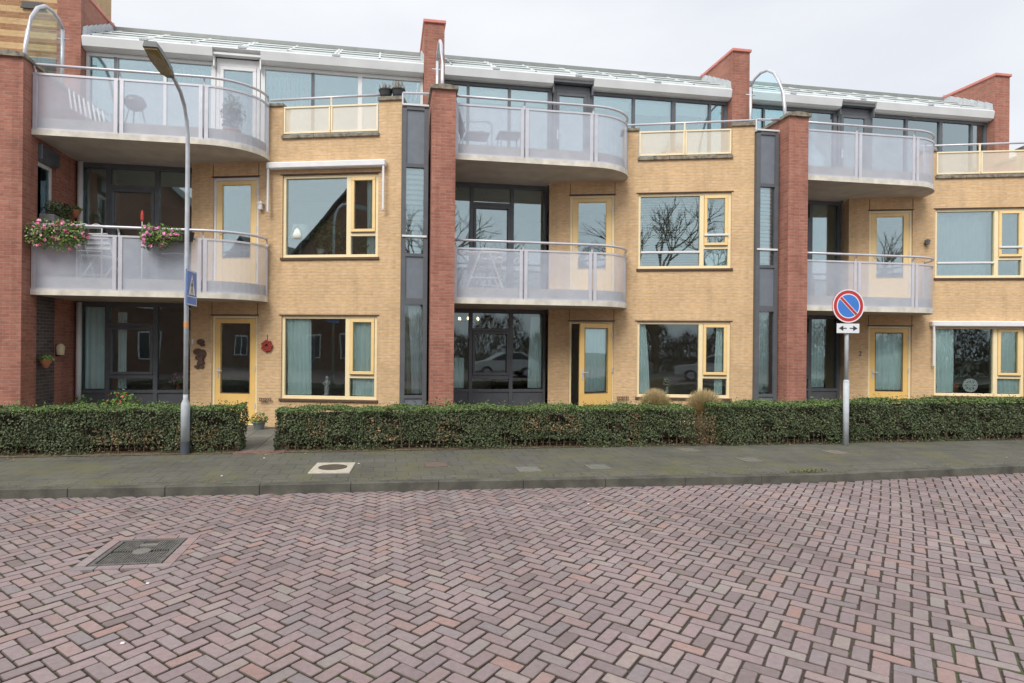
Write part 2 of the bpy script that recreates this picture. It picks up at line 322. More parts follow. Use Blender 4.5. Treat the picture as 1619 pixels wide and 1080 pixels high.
# herringbone at 45 degrees to the kerb
def herring():
    mb=MB(); W=.0965; ang=R(45.5); ca,sa=math.cos(ang),math.sin(ang)
    drain=(-2.40,-1.66,4.93,5.74)
    X0,X1,Y0,Y1=-10,15,-1.6,7.5
    n=int(34/W)
    def put(cx,cy,hx,hy):
        wx,wy=cx*ca-cy*sa,cx*sa+cy*ca
        if not(X0<wx<X1 and Y0<wy<Y1): return
        if wy>kerb_y(wx)+.04: return
        if drain[0]+.05<wx<drain[1]-.05 and drain[2]+.05<wy<drain[3]-.05: return
        jx,jy=rnd.uniform(-.003,.003),rnd.uniform(-.003,.003); ra=rnd.gauss(0,.018); g=.0034+rnd.random()*.0022
        dz=rnd.uniform(-.0022,.0022); tx,ty=rnd.gauss(0,.012),rnd.gauss(0,.012)
        # slow waves as in an old road
        wx+=.02*math.sin(wy*1.1+wx*.35); wy+=.02*math.sin(wx*.8)
        a=ang+ra; c2,s2=math.cos(a),math.sin(a)
        ring=[]
        ch=.0045; q=.010
        for lev,(e,z) in enumerate(((0,-.018),(0,-.004),(ch,0))):
            hx2,hy2=hx-g-e,hy-g-e; r=[]
            k=q*(1 if e==0 else .6)
            pts=[(-hx2,-hy2+k),(-hx2+k,-hy2),(hx2-k,-hy2),(hx2,-hy2+k),(hx2,hy2-k),(hx2-k,hy2),(-hx2+k,hy2),(-hx2,hy2-k)]
            for px,py in pts: r.append(mb.vert((wx+jx+px*c2-py*s2, wy+jy+px*s2+py*c2, z+dz+tx*px+ty*py)))
            ring.append(r)
        for A,B in zip(ring,ring[1:]):
            for i in range(8): mb.f.append([A[i],A[(i+1)%8],B[(i+1)%8],B[i]]); mb.mi.append(2 if A is ring[1] else 1)
        mb.f.append(ring[2]); mb.mi.append(0)
    for j in range(-n,n):
        for i in range(-n,n):
            x,y=i*W,j*W
            if (i-j)%4==0: put(x+W,y+W/2,W,W/2)
            if (i-j-3)%4==0: put(x+W/2,y+W,W/2,W)
    # brick courses framing the drain
    def fb(x0,x1,y0,y1):
        g=.005; mb.box(x0+g,x1-g,y0+g,y1-g,-.016,.0045+rnd.uniform(-.001,.001))
    y=drain[3]-.085
    for i in range(4): fb(drain[0]+i*.185,drain[0]+(i+1)*.185,drain[3]-.09,drain[3])
    for i in range(4): fb(drain[0]+i*.185,drain[0]+(i+1)*.185,drain[2],drain[2]+.085)
    for i in range(3):
        d=(drain[3]-drain[2]-.175)/3
        fb(drain[0],drain[0]+.09,drain[2]+.085+i*d,drain[2]+.085+(i+1)*d); fb(drain[1]-.09,drain[1],drain[2]+.085+i*d,drain[2]+.085+(i+1)*d)
    return mb
kind(herring().build('road',[BR,JOINT,mat('dirty_brick_edge',(.13,.098,.09),.85,var=.35,scale=18)],uvfr=False))
# kerb stones
KER=mat('dark_kerb_concrete',(.11,.108,.088),.85,var=.5,scale=4,bump=.5)
kb=MB(); x=-40.3
while x<45:
    ya,yb=kerb_y(x),kerb_y(x+1.05); A=math.degrees(math.atan2(-(yb-ya),1.05)); kb.fr=Fr(x,ya,A)
    kb.bbox(.0015,1.0485,0,.13,-.14,.108,.008); x+=1.05
kind(kb.build('kerb',KER))
TILE=brick('mossy_pavement_tiles',(.145,.142,.12),(.128,.126,.108),(.10,.10,.07),bw=.3,rh=.3,ms=.008,off=.5,dirt=.3,moss=((.145,.14,.065),.55,1.7,.48),bumpd=.004)
sw=MB(); sw.face([(x,y+.06,.103) for x,y in KT]+[(60,10.05,.112),(-60,10.05,.112)]); kind(sw.build('pavement',TILE))
gs=MB(); gs.face([(-60,9.3,.116),(60,9.3,.116),(60,20,.116),(-60,20,.116)]); kind(gs.build('garden_bed',SOIL))
PATH=brick('garden_path_tiles',(.24,.23,.20),(.19,.185,.165),(.10,.10,.06),bw=.4,rh=.4,ms=.01,off=0,moss=((.17,.16,.08),.5,2.5,.52))
pt=MB(); pt.face([(-2.2,9.48,.121),(-1.55,9.48,.121),(-1.9,11.4,.125),(-2.35,12.25,.13),(-3.6,12.6,.13),(-3.3,12.2,.13),(-2.95,11.2,.125)]); kind(pt.build('garden_path',PATH))
st=MB(); st.box(-2.25,-1.52,9.25,9.47,.10,.123); kind(st.build('entrance_brick_strip',mat('red_paver',(.22,.12,.10),.85,var=.3,scale=12)))
# odd lighter tiles in the pavement
for i,(x,y,c) in enumerate([(.55,8.0,(.165,.12,.10)),(1.75,7.55,(.19,.19,.165)),(2.75,7.6,(.17,.17,.145)),(4.7,8.75,(.18,.165,.135)),(7.0,8.3,(.20,.175,.135)),(5.2,7.85,(.17,.16,.135)),(-1.9,9.18,(.18,.165,.14))]):
    mb=MB(); mb.box(x,x+.3,y,y+.3,.10,.1155)
    tag(mb.build('paving_tile',mat('replaced_tile_%d'%i,c,.9,var=.25,scale=10),origin=(x,y,.11)),
      ['reddish replaced tile right of the round sewer cover','pale grey tile near the kerb right of the reddish tile','pale tile near the kerb, second right of the reddish tile','light brown tile under the brown bare hedge gap','tan tile in the pavement left of the no-parking post','worn tile near the kerb in front of the middle pillar hedge','light edge tile in front of the left hedge end'][i],'paving tile','odd coloured tiles in the pavement')
# sewer cover in the pavement
t_=thing('sewer_cover',(-.69,8.07,.113),'pale concrete plate with round iron sewer lid in the pavement','sewer cover')
MB(Fr(-.69,8.07,4)).bbox(-.265,.265,-.32,.32,.10,.124,.006).build('plate',mat('pale_concrete',(.50,.46,.38),.9,var=.2,scale=14),t_)
MB(Fr(-.69,8.07,4)).lathe((0,0,.118),[(.19,0),(.19,.009),(.17,.011),(.165,.008),(0.02,.008)],28).build('lid',mat('iron_lid',(.12,.10,.075),.7,.3,var=.3,scale=20),t_)
# street drain
t_=thing('street_drain',(-2.03,5.33,0),'grey square iron drain cover set in the brick road','drain cover')
IR=mat('worn_iron',(.17,.165,.155),.6,.2,var=.4,scale=16)
mb=MB(); x0,x1,y0,y1=-2.30,-1.76,5.03,5.64
mb.box(x0,x1,y0,y0+.035,-.02,.004).box(x0,x1,y1-.035,y1,-.02,.004).box(x0,x0+.035,y0+.035,y1-.035,-.02,.004).box(x1-.035,x1,y0+.035,y1-.035,-.02,.004); mb.build('frame',IR,t_)
MB().box(x0+.035,x1-.035,y0+.035,y1-.035,-.03,-.016).build('pit',BLK,t_); mb=MB()
for i in range(22):
    xx=x0+.05+i*.0207; 
    for (a,c) in ((y0+.05,5.30),(5.36,y1-.05)):
        if 7<i<14 and a>5.3: mb.box(xx,xx+.0135,a,a+.07,-.014,.002)
        else: mb.box(xx,xx+.0135,a,c,-.014,.002)
mb.build('grating',IR,t_)
MB().disc((-2.02,5.33,-.004),.07,'z',24,.009).box(-2.09,-1.95,5.47,5.53,-.010,.003).build('badge',mat('polished_iron',(.30,.29,.27),.4,.4),t_)

# ---------------------------------------------------------------- the apartment row
def holes(mb,u0,u1,z0,z1,hs,v0=0,v1=.3,rev=.12):
    us=sorted({u0,u1,*[h[0] for h in hs],*[h[1] for h in hs]}); zs=sorted({z0,z1,*[h[2] for h in hs],*[h[3] for h in hs]})
    for a,b_ in zip(us,us[1:]):
        for c,d in zip(zs,zs[1:]):
            if any(h[0]-1e-6<=a and b_<=h[1]+1e-6 and h[2]-1e-6<=c and d<=h[3]+1e-6 for h in hs): continue
            mb.face([(a,v0,c),(b_,v0,c),(b_,v0,d),(a,v0,d)]); mb.face([(b_,v1,c),(a,v1,c),(a,v1,d),(b_,v1,d)])
    for h in hs:
        a,b_,c,d=h
        if c>z0: mb.face([(a,v0,c),(b_,v0,c),(b_,v1,c),(a,v1,c)])
        mb.face([(b_,v0,d),(a,v0,d),(a,v1,d),(b_,v1,d)])
        mb.face([(a,v0,d),(a,v0,c),(a,v1,c),(a,v1,d)]); mb.face([(b_,v0,c),(b_,v0,d),(b_,v1,d),(b_,v1,c)])
def frame4(mb,a,b_,c,d,w,v0,v1,bv=.004):
    mb.box(a,b_,v0,v1,c,c+w,b=bv).box(a,b_,v0,v1,d-w,d,b=bv).box(a,a+w,v0+.001,v1-.001,c+w,d-w,b=bv).box(b_-w,b_,v0+.001,v1-.001,c+w,d-w,b=bv)
def pane(fr,parent,a,b_,c,d,v,mt=None,name='pane'):
    return MB(fr).box(a,b_,v,v+.012,c,d).build(name,mt or (GLU if c>2.9 else GL),parent)
def curtain(fr,a,b_,c,d,v,mt,label,folds=None,name='curtain',amp=.02,ta=None,tb=None,cat='curtain',group='curtains behind the windows'):
    """folded cloth; ta,tb = left/right edge at the top when gathered"""
    mb=MB(fr); ta=a if ta is None else ta; tb=b_ if tb is None else tb
    W=b_-a; folds=folds or max(3,int(W/.085)); nx=folds*6; nz=6; ph=rnd.random()*6
    G=[[None]*(nz+1) for _ in range(nx+1)]
    for i in range(nx+1):
        s=i/nx
        for j in range(nz+1):
            q=j/nz; ff=q**1.5
            u=(a+(b_-a)*s)*(1-ff)+(ta+(tb-ta)*s)*ff
            vv=v+amp*math.sin(2*PI*folds*s+ph+.5*math.sin(7*s))*(.75+.25*math.sin(3*s+ph))+.008*math.sin(5*q+9*s)
            G[i][j]=mb.vert((u,vv,c+(d-c)*q))
    for i in range(nx):
        for j in range(nz): mb.f.append([G[i][j],G[i+1][j],G[i+1][j+1],G[i][j+1]]); mb.mi.append(0)
    c0=fr((a+b_)/2,v,c)
    return tag(mb.build(name,mt,smooth=True,origin=c0),label,cat,group)
def vblind(fr,a,b_,c,d,v,mt,label,step=.09,ang=35):
    mb=MB(fr); u=a
    while u<b_-.02:
        w=step*.5; ca,sa=math.cos(R(ang))*w,math.sin(R(ang))*w; uc=u+step/2
        mb.face([(uc-ca,v-sa,c),(uc+ca,v+sa,c),(uc+ca,v+sa,d),(uc-ca,v-sa,d)]); u+=step
    return tag(mb.build('vertical_blind',mt,origin=fr((a+b_)/2,v,c)),label,'blind','blinds behind the windows')
def hblind(fr,a,b_,c,d,v,mt,label,step=.05,ang=40):
    mb=MB(fr); z=c
    while z<d-.01:
        w=step*.42; mb.face([(a,v-w*math.cos(R(ang)),z-w*math.sin(R(ang))),(b_,v-w*math.cos(R(ang)),z-w*math.sin(R(ang))),(b_,v+w*math.cos(R(ang)),z+w*math.sin(R(ang))),(a,v+w*math.cos(R(ang)),z+w*math.sin(R(ang)))]); z+=step
    return tag(mb.build('horizontal_blind',mt,origin=fr((a+b_)/2,v,c)),label,'blind','blinds behind the windows')

def yellow_window(fr,B,z0,z1,guard,label):
    mb=MB(fr); V0,V1=.035,.11
    frame4(mb,0,1.96,z0,z1,.06,V0,V1)
    mb.box(1.31,1.40,V0+.001,V1,z0+.06,z1-.06,b=.004).box(1.40,1.90,V0+.001,V1,z0+.42,z0+.49,b=.004)
    win=mb.build('window',FY,B,label=label)
    pane(fr,win,.06,1.31,z0+.06,z1-.06,.085)
    pane(fr,win,1.40,1.90,z0+.06,z0+.42,.085)
    sm=MB(fr); frame4(sm,1.405,1.895,z0+.495,z1-.065,.062,.018,.08,.006); sash=sm.build('sash',FS,win)
    pane(fr,win,1.46,1.84,z0+.55,z1-.12,.05)
    MB(fr).box(1.41,1.89,.006,.018,z0+.487,z0+.503).build('drip_strip',LINT,win)
    MB(fr).box(-.03,1.99,-.035,.10,z0-.05,z0-.002,b=.004).build('sill',LINT,win)
    MB(fr).box(-.04,2.0,-.012,.03,z1,z1+.022).build('lintel_shadow_line',LINT,win)  # steel lintel edge with its shadow gap painted as a dark brown strip
    if guard:
        MB(fr).box(.07,1.31,.02,.06,z0+.34,z0+.385,b=.006).build('guard_bar',FW,win)
        MB(fr).box(1.40,1.90,-.012,.016,z0+.70,z0+.745,b=.006).build('guard_bar',FW,win)
    return win
def handle(fr,parent,u,z,s=1,v=-.0,mt=None):
    mt=mt or RAIL
    MB(fr).box(u-.017,u+.017,v-.008,v,z-.11,z+.11,b=.003).tube([(u,v,z+.03),(u,v-.05,z+.03),(u+.12*s,v-.055,z+.03)],.009,6).build('handle',mt,parent)
def yellow_door(fr,B,z0,z1,g0,g1,wood=FO,label=None,open_=0,outer=None):
    mb=MB(fr); a,b_=-1.47,-.50
    mb.box(a,a+.055,.03,.12,z0,z1,b=.004).box(b_-.055,b_,.03,.12,z0,z1,b=.004).box(a+.055,b_-.055,.031,.119,z1-.055,z1,b=.004).box(a,b_,-.03,.12,z0-.03,z0-.001,b=.003)
    fm=mb.build('door_frame',outer or FY,B)
    MB(fr).box(a-.03,b_+.03,-.012,.03,z1,z1+.022).build('lintel_shadow_line',LINT,fm)  # dark strip over the door paints the lintel edge and its shadow
    for u in (a,b_): MB(fr).box(u-.006,u+.006,-.004,.01,z1+.022,z1+.26).build('expansion_joint',LINT,fm)
    lf=fr
    la,lb=a+.058,b_-.058
    if open_:
        # leaf turned about its right-hand hinge, out towards the garden
        h=fr(lb,.035,0); A=math.degrees(math.atan2(-fr.d[1],fr.d[0]))-open_; q=Fr(0,0,A)
        lf=Fr(h[0]-q.d[0]*lb,h[1]-q.d[1]*lb,A); v0=-.045
    else: v0=.035
    m2=MB(lf); ga,gb=la+.125,lb-.125
    m2.box(la,ga,v0,v0+.045,z0+.005,z1-.06,b=.004).box(gb,lb,v0,v0+.045,z0+.005,z1-.06,b=.004).box(ga,gb,v0+.001,v0+.044,g1,z1-.06,b=.004).box(ga,gb,v0+.001,v0+.044,z0+.005,g0,b=.004)
    nb=5
    for i in range(1,nb): pass
    dr=m2.build('door',wood,B,label=label)
    mm=MB(lf); frame4(mm,ga-.012,gb+.012,g0-.012,g1+.012,.014,v0-.006,v0,.002); mm.build('glazing_bead',LINT if wood is FO else FO,dr)
    pane(lf,dr,ga,gb,g0,g1,v0+.016)
    handle(lf,dr,la+.06,z0+1.02,1,v0)
    for hz in (z0+.3,z0+1.05,z1-.35): MB(lf).box(lb-.004,lb+.018,v0-.012,v0+.02,hz,hz+.11).build('hinge',RAIL,dr)
    MB(fr).box(a+.06,b_-.06,.10,.60,z0-.02,z0).build('threshold',FW,B)
    return lf,v0,ga,gb

def path_pts(k,off=0,n=14):
    """balcony edge, from the pillar round to the yellow wall"""
    X=PV*k; a,b_=1.0-off*1.0,.80-off
    P=[(X-6.2,11.46+off),(X-4.79,11.46+off),(X-3.35,11.46+off)]
    C=[]
    for i in range(1,n+1):
        q=PI/2*i/n; C.append((X-3.35+a*math.sin(q),12.26-b_*math.cos(q)))
    return P,C
def balcony(B,k,z,label):
    """z = underside of the slab"""
    X=PV*k; P,C=path_pts(k,.05); wl=[(X-2.065-.34*.9636,12.18+.34*.267+.05)]
    poly=P+C+[(X-2.1-1.80,12.75),(X-3.93,13.0),(X-6.2,13.0)]
    sb=MB(); sb.prism(poly,z+.10,z+.33); 
    P2,C2=path_pts(k,-.02); poly2=P2+C2+[(X-3.9,12.72),(X-3.93,12.995),(X-6.199,12.995)]
    slab=sb.build('balcony',CONC,B,label=label)
    # bottom slab with its visible edge and plastered underside
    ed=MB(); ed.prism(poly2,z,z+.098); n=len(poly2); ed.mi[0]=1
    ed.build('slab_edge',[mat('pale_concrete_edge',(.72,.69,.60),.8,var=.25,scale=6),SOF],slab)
    zb,zt=z+.075,z+1.10
    Pp,Cp=path_pts(k,0)
    def panel(pts,nm):
        fm=MB(); sh=MB(); N=len(pts)
        def seg(p,q,a,c,t=.014):
            d=Vector((q[0]-p[0],q[1]-p[1])); d.normalize(); nn=Vector((-d.y,d.x))*t
            A=[(p[0]-nn.x,p[1]-nn.y),(q[0]-nn.x,q[1]-nn.y),(q[0]+nn.x,q[1]+nn.y),(p[0]+nn.x,p[1]+nn.y)]
            fm.prism(A,a,c)
        for p,q in zip(pts,pts[1:]):
            seg(p,q,zb,zb+.05); seg(p,q,zt-.035,zt); 
            sh.face([(p[0],p[1],zb+.05),(q[0],q[1],zb+.05),(q[0],q[1],zt-.035),(p[0],p[1],zt-.035)])
        def stile(p,q,w):
            d=Vector((q[0]-p[0],q[1]-p[1])); l=d.length; d.normalize(); e=(p[0]+d.x*w,p[1]+d.y*w); s=(p[0]+d.x*.012,p[1]+d.y*.012)
            seg(s,e,zb+.05,zt-.035,.0135)
        stile(pts[0],pts[1],.075); stile(pts[-1],pts[-2],.075)
        f=fm.build('railing_panel_frame',RAIL,slab)
        sh.build('perforated_panel',PERF,slab)
    def sub(p,q): return [p,q]
    panel([(Pp[0][0]+.0,Pp[0][1]),(Pp[1][0]-.006,Pp[1][1])],0); panel([(Pp[1][0]+.006,Pp[1][1]),(Pp[2][0]-.006,Pp[2][1])],1)
    panel([(Pp[2][0]+.006,Pp[2][1])]+Cp,2)
    for p in (Pp[1],Pp[2],(Pp[0][0]+.02,Pp[0][1]),Cp[-2]): MB().tube([(p[0],p[1]+.05,z+.3),(p[0],p[1]+.05,z+1.16),(p[0],p[1]-.0,z+1.22)],.018,6).build('railing_post',RAIL,slab)
    Ph,Ch=path_pts(k,-.0); z2=z+1.245
    hr=MB(); hr.tube([(x,y,z2) for x,y in Ph]+[(x,y,z2) for x,y in Ch[:-1]],.026,8); hr.build('handrail',RAIL,slab,smooth=True)
    return slab

def bay(k,B,ordn):
    X=PV*k; WF=Fr(X-2.065,12.18,15.5); LF=Fr(X,13.0,0)
    pos=['left','middle','right'][k] if 0<=k<3 else 'outer left'
    # yellow block
    hs=[(0,1.96,.69,2.34),(0,1.96,3.49,5.13),(-1.47,-.50,.17,2.335),(-1.47,-.50,2.97,5.12)]
    mb=MB(WF); holes(mb,-1.93,2.42,0,5.42,hs)
    mb.face([(-1.93,.31,0),(-1.93,0,0),(-1.93,0,5.42),(-1.93,.31,5.42)]); mb.face([(2.42,0,0),(2.42,.3,0),(2.42,.3,6.53),(2.42,0,6.53)])
    mb.box(-.31,0,0,.30,5.42,6.50); mb.box(0,1.96,0,.30,5.42,5.85); mb.box(1.96,2.419,0,.30,5.42,6.53)
    mb.build('yellow_brick_wall',YB,B)
    MB(WF).box(-.36,.015,-.04,.34,6.50,6.565,b=.01).build('coping_stone',STONE,B); MB(WF).box(1.94,2.45,-.04,.34,6.53,6.61,b=.01).build('coping_stone',STONE,B)
    mb=MB(WF); 
    for i in range(3): mb.box(-.02+i*.667,-.02+(i+1)*.667-.008,-.045,.32,5.851,5.92,b=.008)
    mb.build('parapet_sill',STONE,B)
    mb=MB(WF); frame4(mb,.012,.975,5.95,6.49,.035,-.01,.03); frame4(mb,.985,1.945,5.95,6.49,.035,-.01,.03); mb.tube([(.98,.04,5.92),(.98,.04,6.66)],.02,8)
    pr=mb.build('parapet_railing',FC,B)
    MB(WF).face([(.04,.01,5.98),(.95,.01,5.98),(.95,.01,6.46),(.04,.01,6.46)]).face([(1.01,.01,5.98),(1.92,.01,5.98),(1.92,.01,6.46),(1.01,.01,6.46)]).build('perforated_panel',PERFC,pr)
    MB(WF).tube([(-.30,.06,6.66),(1.96 if k==0 else 3.0,.06,6.68)],.025,8).build('handrail',RAIL,pr,smooth=True)
    # windows and doors
    yellow_window(WF,B,.69,2.34,False,None)
    yellow_window(WF,B,3.49,5.13,k>0,None)
    dopen=33 if k==1 else 0
    global DOORFR
    dl=yellow_door(WF,B,.17,2.335,.78,2.17,open_=dopen)
    if k==1: DOORFR=dl[0]
    yellow_door(WF,B,2.97,5.12,3.50,4.97,wood=FS,outer=FW if k==0 else FY)
    # loggia wall of dark grey frames, ground and first floor
    XR=-3.90
    for z0,z1,gb in ((.13,2.60,.80),(2.93,5.42,3.05)):
        mb=MB(LF); V0,V1=.0,.09; zt=z1-.05
        mb.box(-6.2,XR,V0,V1,z1-.09,z1-.001)
        ms=[-6.19,-5.63,-4.70,XR]
        mb.box(-6.2,-6.10,V0+.001,V1,z0,z1-.09).box(XR-.05,XR,V0+.001,V1,z0,z1-.09)
        mb.box(-5.66,-5.58,V0+.001,V1,z0,z1-.09).box(-4.74,-4.66,V0+.001,V1,z0,z1-.09)
        mb.box(-6.10,-5.66,V0+.002,V1,gb-.06,gb).box(-5.58,-4.74,V0+.002,V1,gb-.06,gb).box(-4.66,XR-.05,V0+.002,V1,gb-.06,gb)
        mb.box(-5.58,-4.74,V0+.002,V1,z1-.50,z1-.43)
        lw=mb.build('loggia_glazing',FG,B)
        # inner sash of the middle light
        sm=MB(LF); frame4(sm,-5.575,-4.745,gb+(.32 if gb<1 else .01),z1-.505,.055,-.015,.05); sm.build('sash',FG,lw)
        if gb<1: MB(LF).box(-5.58,-4.74,.01,.08,gb+.24,gb+.315).build('transom',FG,lw)
        for a,b_,c,d in ((-6.10,-5.66,gb,z1-.09),(-5.575,-4.745,gb,z1-.505),(-5.575,-4.745,z1-.43,z1-.09),(-4.66,XR-.05,gb,z1-.09)): pane(LF,lw,a,b_,c,d,.055)
        if gb-.06>z0+.1: MB(LF).box(-6.10,XR-.05,.03,.05,z0,gb-.06).build('lower_panel',FG,lw)
    # narrow dark stair strip beside the pillar
    SF=Fr(X,11.45,0); a,b_=.272,.782
    mb=MB(SF); mb.box(a,a+.085,0,.09,.12,6.36).box(b_-.085,b_,0,.09,.12,6.36)
    for c,d in ((.12,.20),(.74,.80),(2.56,2.68),(3.49,3.55),(5.22,5.29),(6.33,6.40)): mb.box(a+.085,b_-.085,.001,.089,c,d)
    sp=mb.build('narrow_window_strip',FG,B)
    MB(SF).box(a,b_,-.02,.3,6.405,6.44).build('top_flashing',FAS,sp)
    for c,d in ((5.29,6.33),(2.68,3.49),(.20,.74)): MB(SF).box(a+.085,b_-.085,.025,.05,c,d).build('solid_panel',FB,sp)
    for c,d in ((3.55,5.22),(.80,2.56)): pane(SF,sp,a+.085,b_-.085,c,d,.045)
    MB(SF).box(a+.01,b_-.02,-.025,-.002,3.86,3.90,b=.004).build('guard_bar',FW,sp)
    MB().tube([(X+.28,11.5,6.66),(X+.78,11.5,6.68)],.024,8).tube([(X+.28,11.5,6.44),(X+.28,11.5,6.66)],.02,6).build('top_rail',RAIL,sp)
    MB(SF).box(.05,.272,.40,.46,.12,6.4).box(.28,.78,.40,.46,.12,6.4).build('strip_back',mat('stair_wall',(.45,.44,.42),.9),sp)
    # balconies
    balcony(B,k,2.60,None); balcony(B,k,5.42,None)
    # floors and rooms behind the glass
    for z in (2.62,5.44): MB().prism([(X-6.19,13.1),(X-3.9,13.1),(X-3.86,12.95),(X+.24,11.86),(X+.78,11.86),(X+.78,17),(X-6.19,17)],z,z+.30).build('floor_slab',INW,B)
    MB().box(X-6.69,X+.78,17,17.2,0,8.9).build('back_wall',INW,B)
    MB().box(X-6.19,X+.78,13.2,17,.13,.15).build('ground_floor',IND,B)
    MB(WF).box(-1.93,-1.85,.32,3.2,.15,5.4).build('inner_wall',INW,B)
    for z in (.15,2.93): MB(WF).box(-1.84,2.3,3.1,3.16,z,z+2.45).build('room_wall',INW,B)
    # top floor glass wall, eaves and sloping glazed roof
    PF=Fr(X,13.40,0); FM=FW if k==0 else FG; zt=7.84
    mb=MB(PF); ed=.78
    mb.box(-6.24,ed,.001,.09,7.77,zt).box(-6.24,ed,.001,.09,5.70,5.85)
    posts=[(-6.24,.05),(-5.70,.06),(-4.73,.06),(-3.77,.09),(-2.75,.09),(-1.68,.06),(-.67,.09),(ed-.06,.06)]+([(.30,.05)] if k else [])
    posts.sort()
    for x,wd in posts: mb.box(x,x+wd,0,.09,5.85,7.77)
    gw=mb.build('top_floor_glazing',FM,B)
    for (x,wd),(x2,_) in zip(posts,posts[1:]):
        if abs(x+3.77)<.01: continue
        pane(PF,gw,x+wd,x2,5.85,7.77,.04,GLT)
    if k==0:
        for x in (-5.70,-1.68): MB(PF).box(x-.002,x+.062,-.006,-.001,5.85,7.77).build('grey_mullion_cover',FG,gw)
    dm=MB(PF); dm.box(-3.66,-3.59,-.02,.07,5.75,7.92,b=.004).box(-2.83,-2.76,-.02,.07,5.75,7.92,b=.004).box(-3.59,-2.83,-.019,.069,7.76,7.92,b=.004); tf=dm.build('terrace_door_frame',FM,B)
    d2=MB(PF); frame4(d2,-3.585,-2.835,5.77,7.755,.075,-.03,.02); td=d2.build('terrace_door',FM,B); pane(PF,td,-3.51,-2.91,5.845,7.68,0,GLT); handle(PF,td,-3.55,6.75,1,-.03,RAIL if k else FW)
    hd=MB(); hd.box(X-3.70,X-2.72,13.24,13.38,7.94,7.985).box(X-3.70,X-3.67,13.27,13.38,7.70,7.94).box(X-2.75,X-2.72,13.27,13.38,7.70,7.94); hd.build('door_hood',FG if k else FAS,tf)
    # eaves fascia, cut away above the terrace door
    fa=MB()
    def fas(x0,x1,zb):
        pr=[(13.30,zb),(13.22,zb+.04),(13.19,8.06),(13.24,8.12),(13.40,8.14),(13.40,zb)]
        A=[fa.vert((x0,y,z)) for y,z in pr]; Bv=[fa.vert((x1,y,z)) for y,z in pr]; n=len(pr)
        fa.f+=[A[::-1],Bv]; fa.mi+=[0,0]
        for i in range(n): fa.f.append([A[i],A[(i+1)%n],Bv[(i+1)%n],Bv[i]]); fa.mi.append(0)
    fas(X-6.24,X-3.70,7.845); fas(X-3.70,X-2.72,7.995); fas(X-2.72,X+.78,7.845)
    ef=fa.build('eaves_fascia',FAS,B)
    def slope(s,o=0): return (13.24+1.41*s, 8.125+.82*s+o)
    rg=MB(); (ya,za),(yb,zb_)=slope(0),slope(1)
    rg.face([(X-6.24,ya,za),(X+.78,ya,za),(X+.78,yb,zb_),(X-6.24,yb,zb_)]).face([(X-6.24,ya,za-.03),(X+.78,ya,za-.03),(X+.78,yb,zb_-.03),(X-6.24,yb,zb_-.03)])
    rf=rg.build('sloping_roof_glazing',ROOFG,B)
    x=X-6.1; i=0
    while x<X+.7:
        bm=MB(); 
        for q in ((0,.07) if i%2 else (0,)):
            bm.face([(x+q,*slope(0,.015)),(x+q+.04,*slope(0,.015)),(x+q+.04,*slope(1,.015)),(x+q,*slope(1,.015))]).face([(x+q,*slope(0,.0)),(x+q,*slope(0,.015)),(x+q,*slope(1,.015)),(x+q,*slope(1,.0))]).face([(x+q+.04,*slope(0,.0)),(x+q+.04,*slope(0,.015)),(x+q+.04,*slope(1,.015)),(x+q+.04,*slope(1,.0))])
        bm.build('glazing_bar',FW,rf)
        if i%2: MB().box(x-.02,x+.14,13.19,13.26,8.085,8.125).build('bracket',GALV,rf)
        x+=.98; i+=1
    for s in (.33,.66): 
        y,z=slope(s,.02); MB().box(X-6.22,X+.76,y-.015,y+.015,z-.012,z+.008).build('cross_bar',FAS,rf)
    MB().box(X-6.24,X+.78,14.62,14.80,8.93,9.03,b=.01).box(X-6.69,X+.78,14.8,17.2,8.85,8.93).build('ridge_cap',mat('ridge_zinc',(.26,.28,.27),.5,.2),rf)
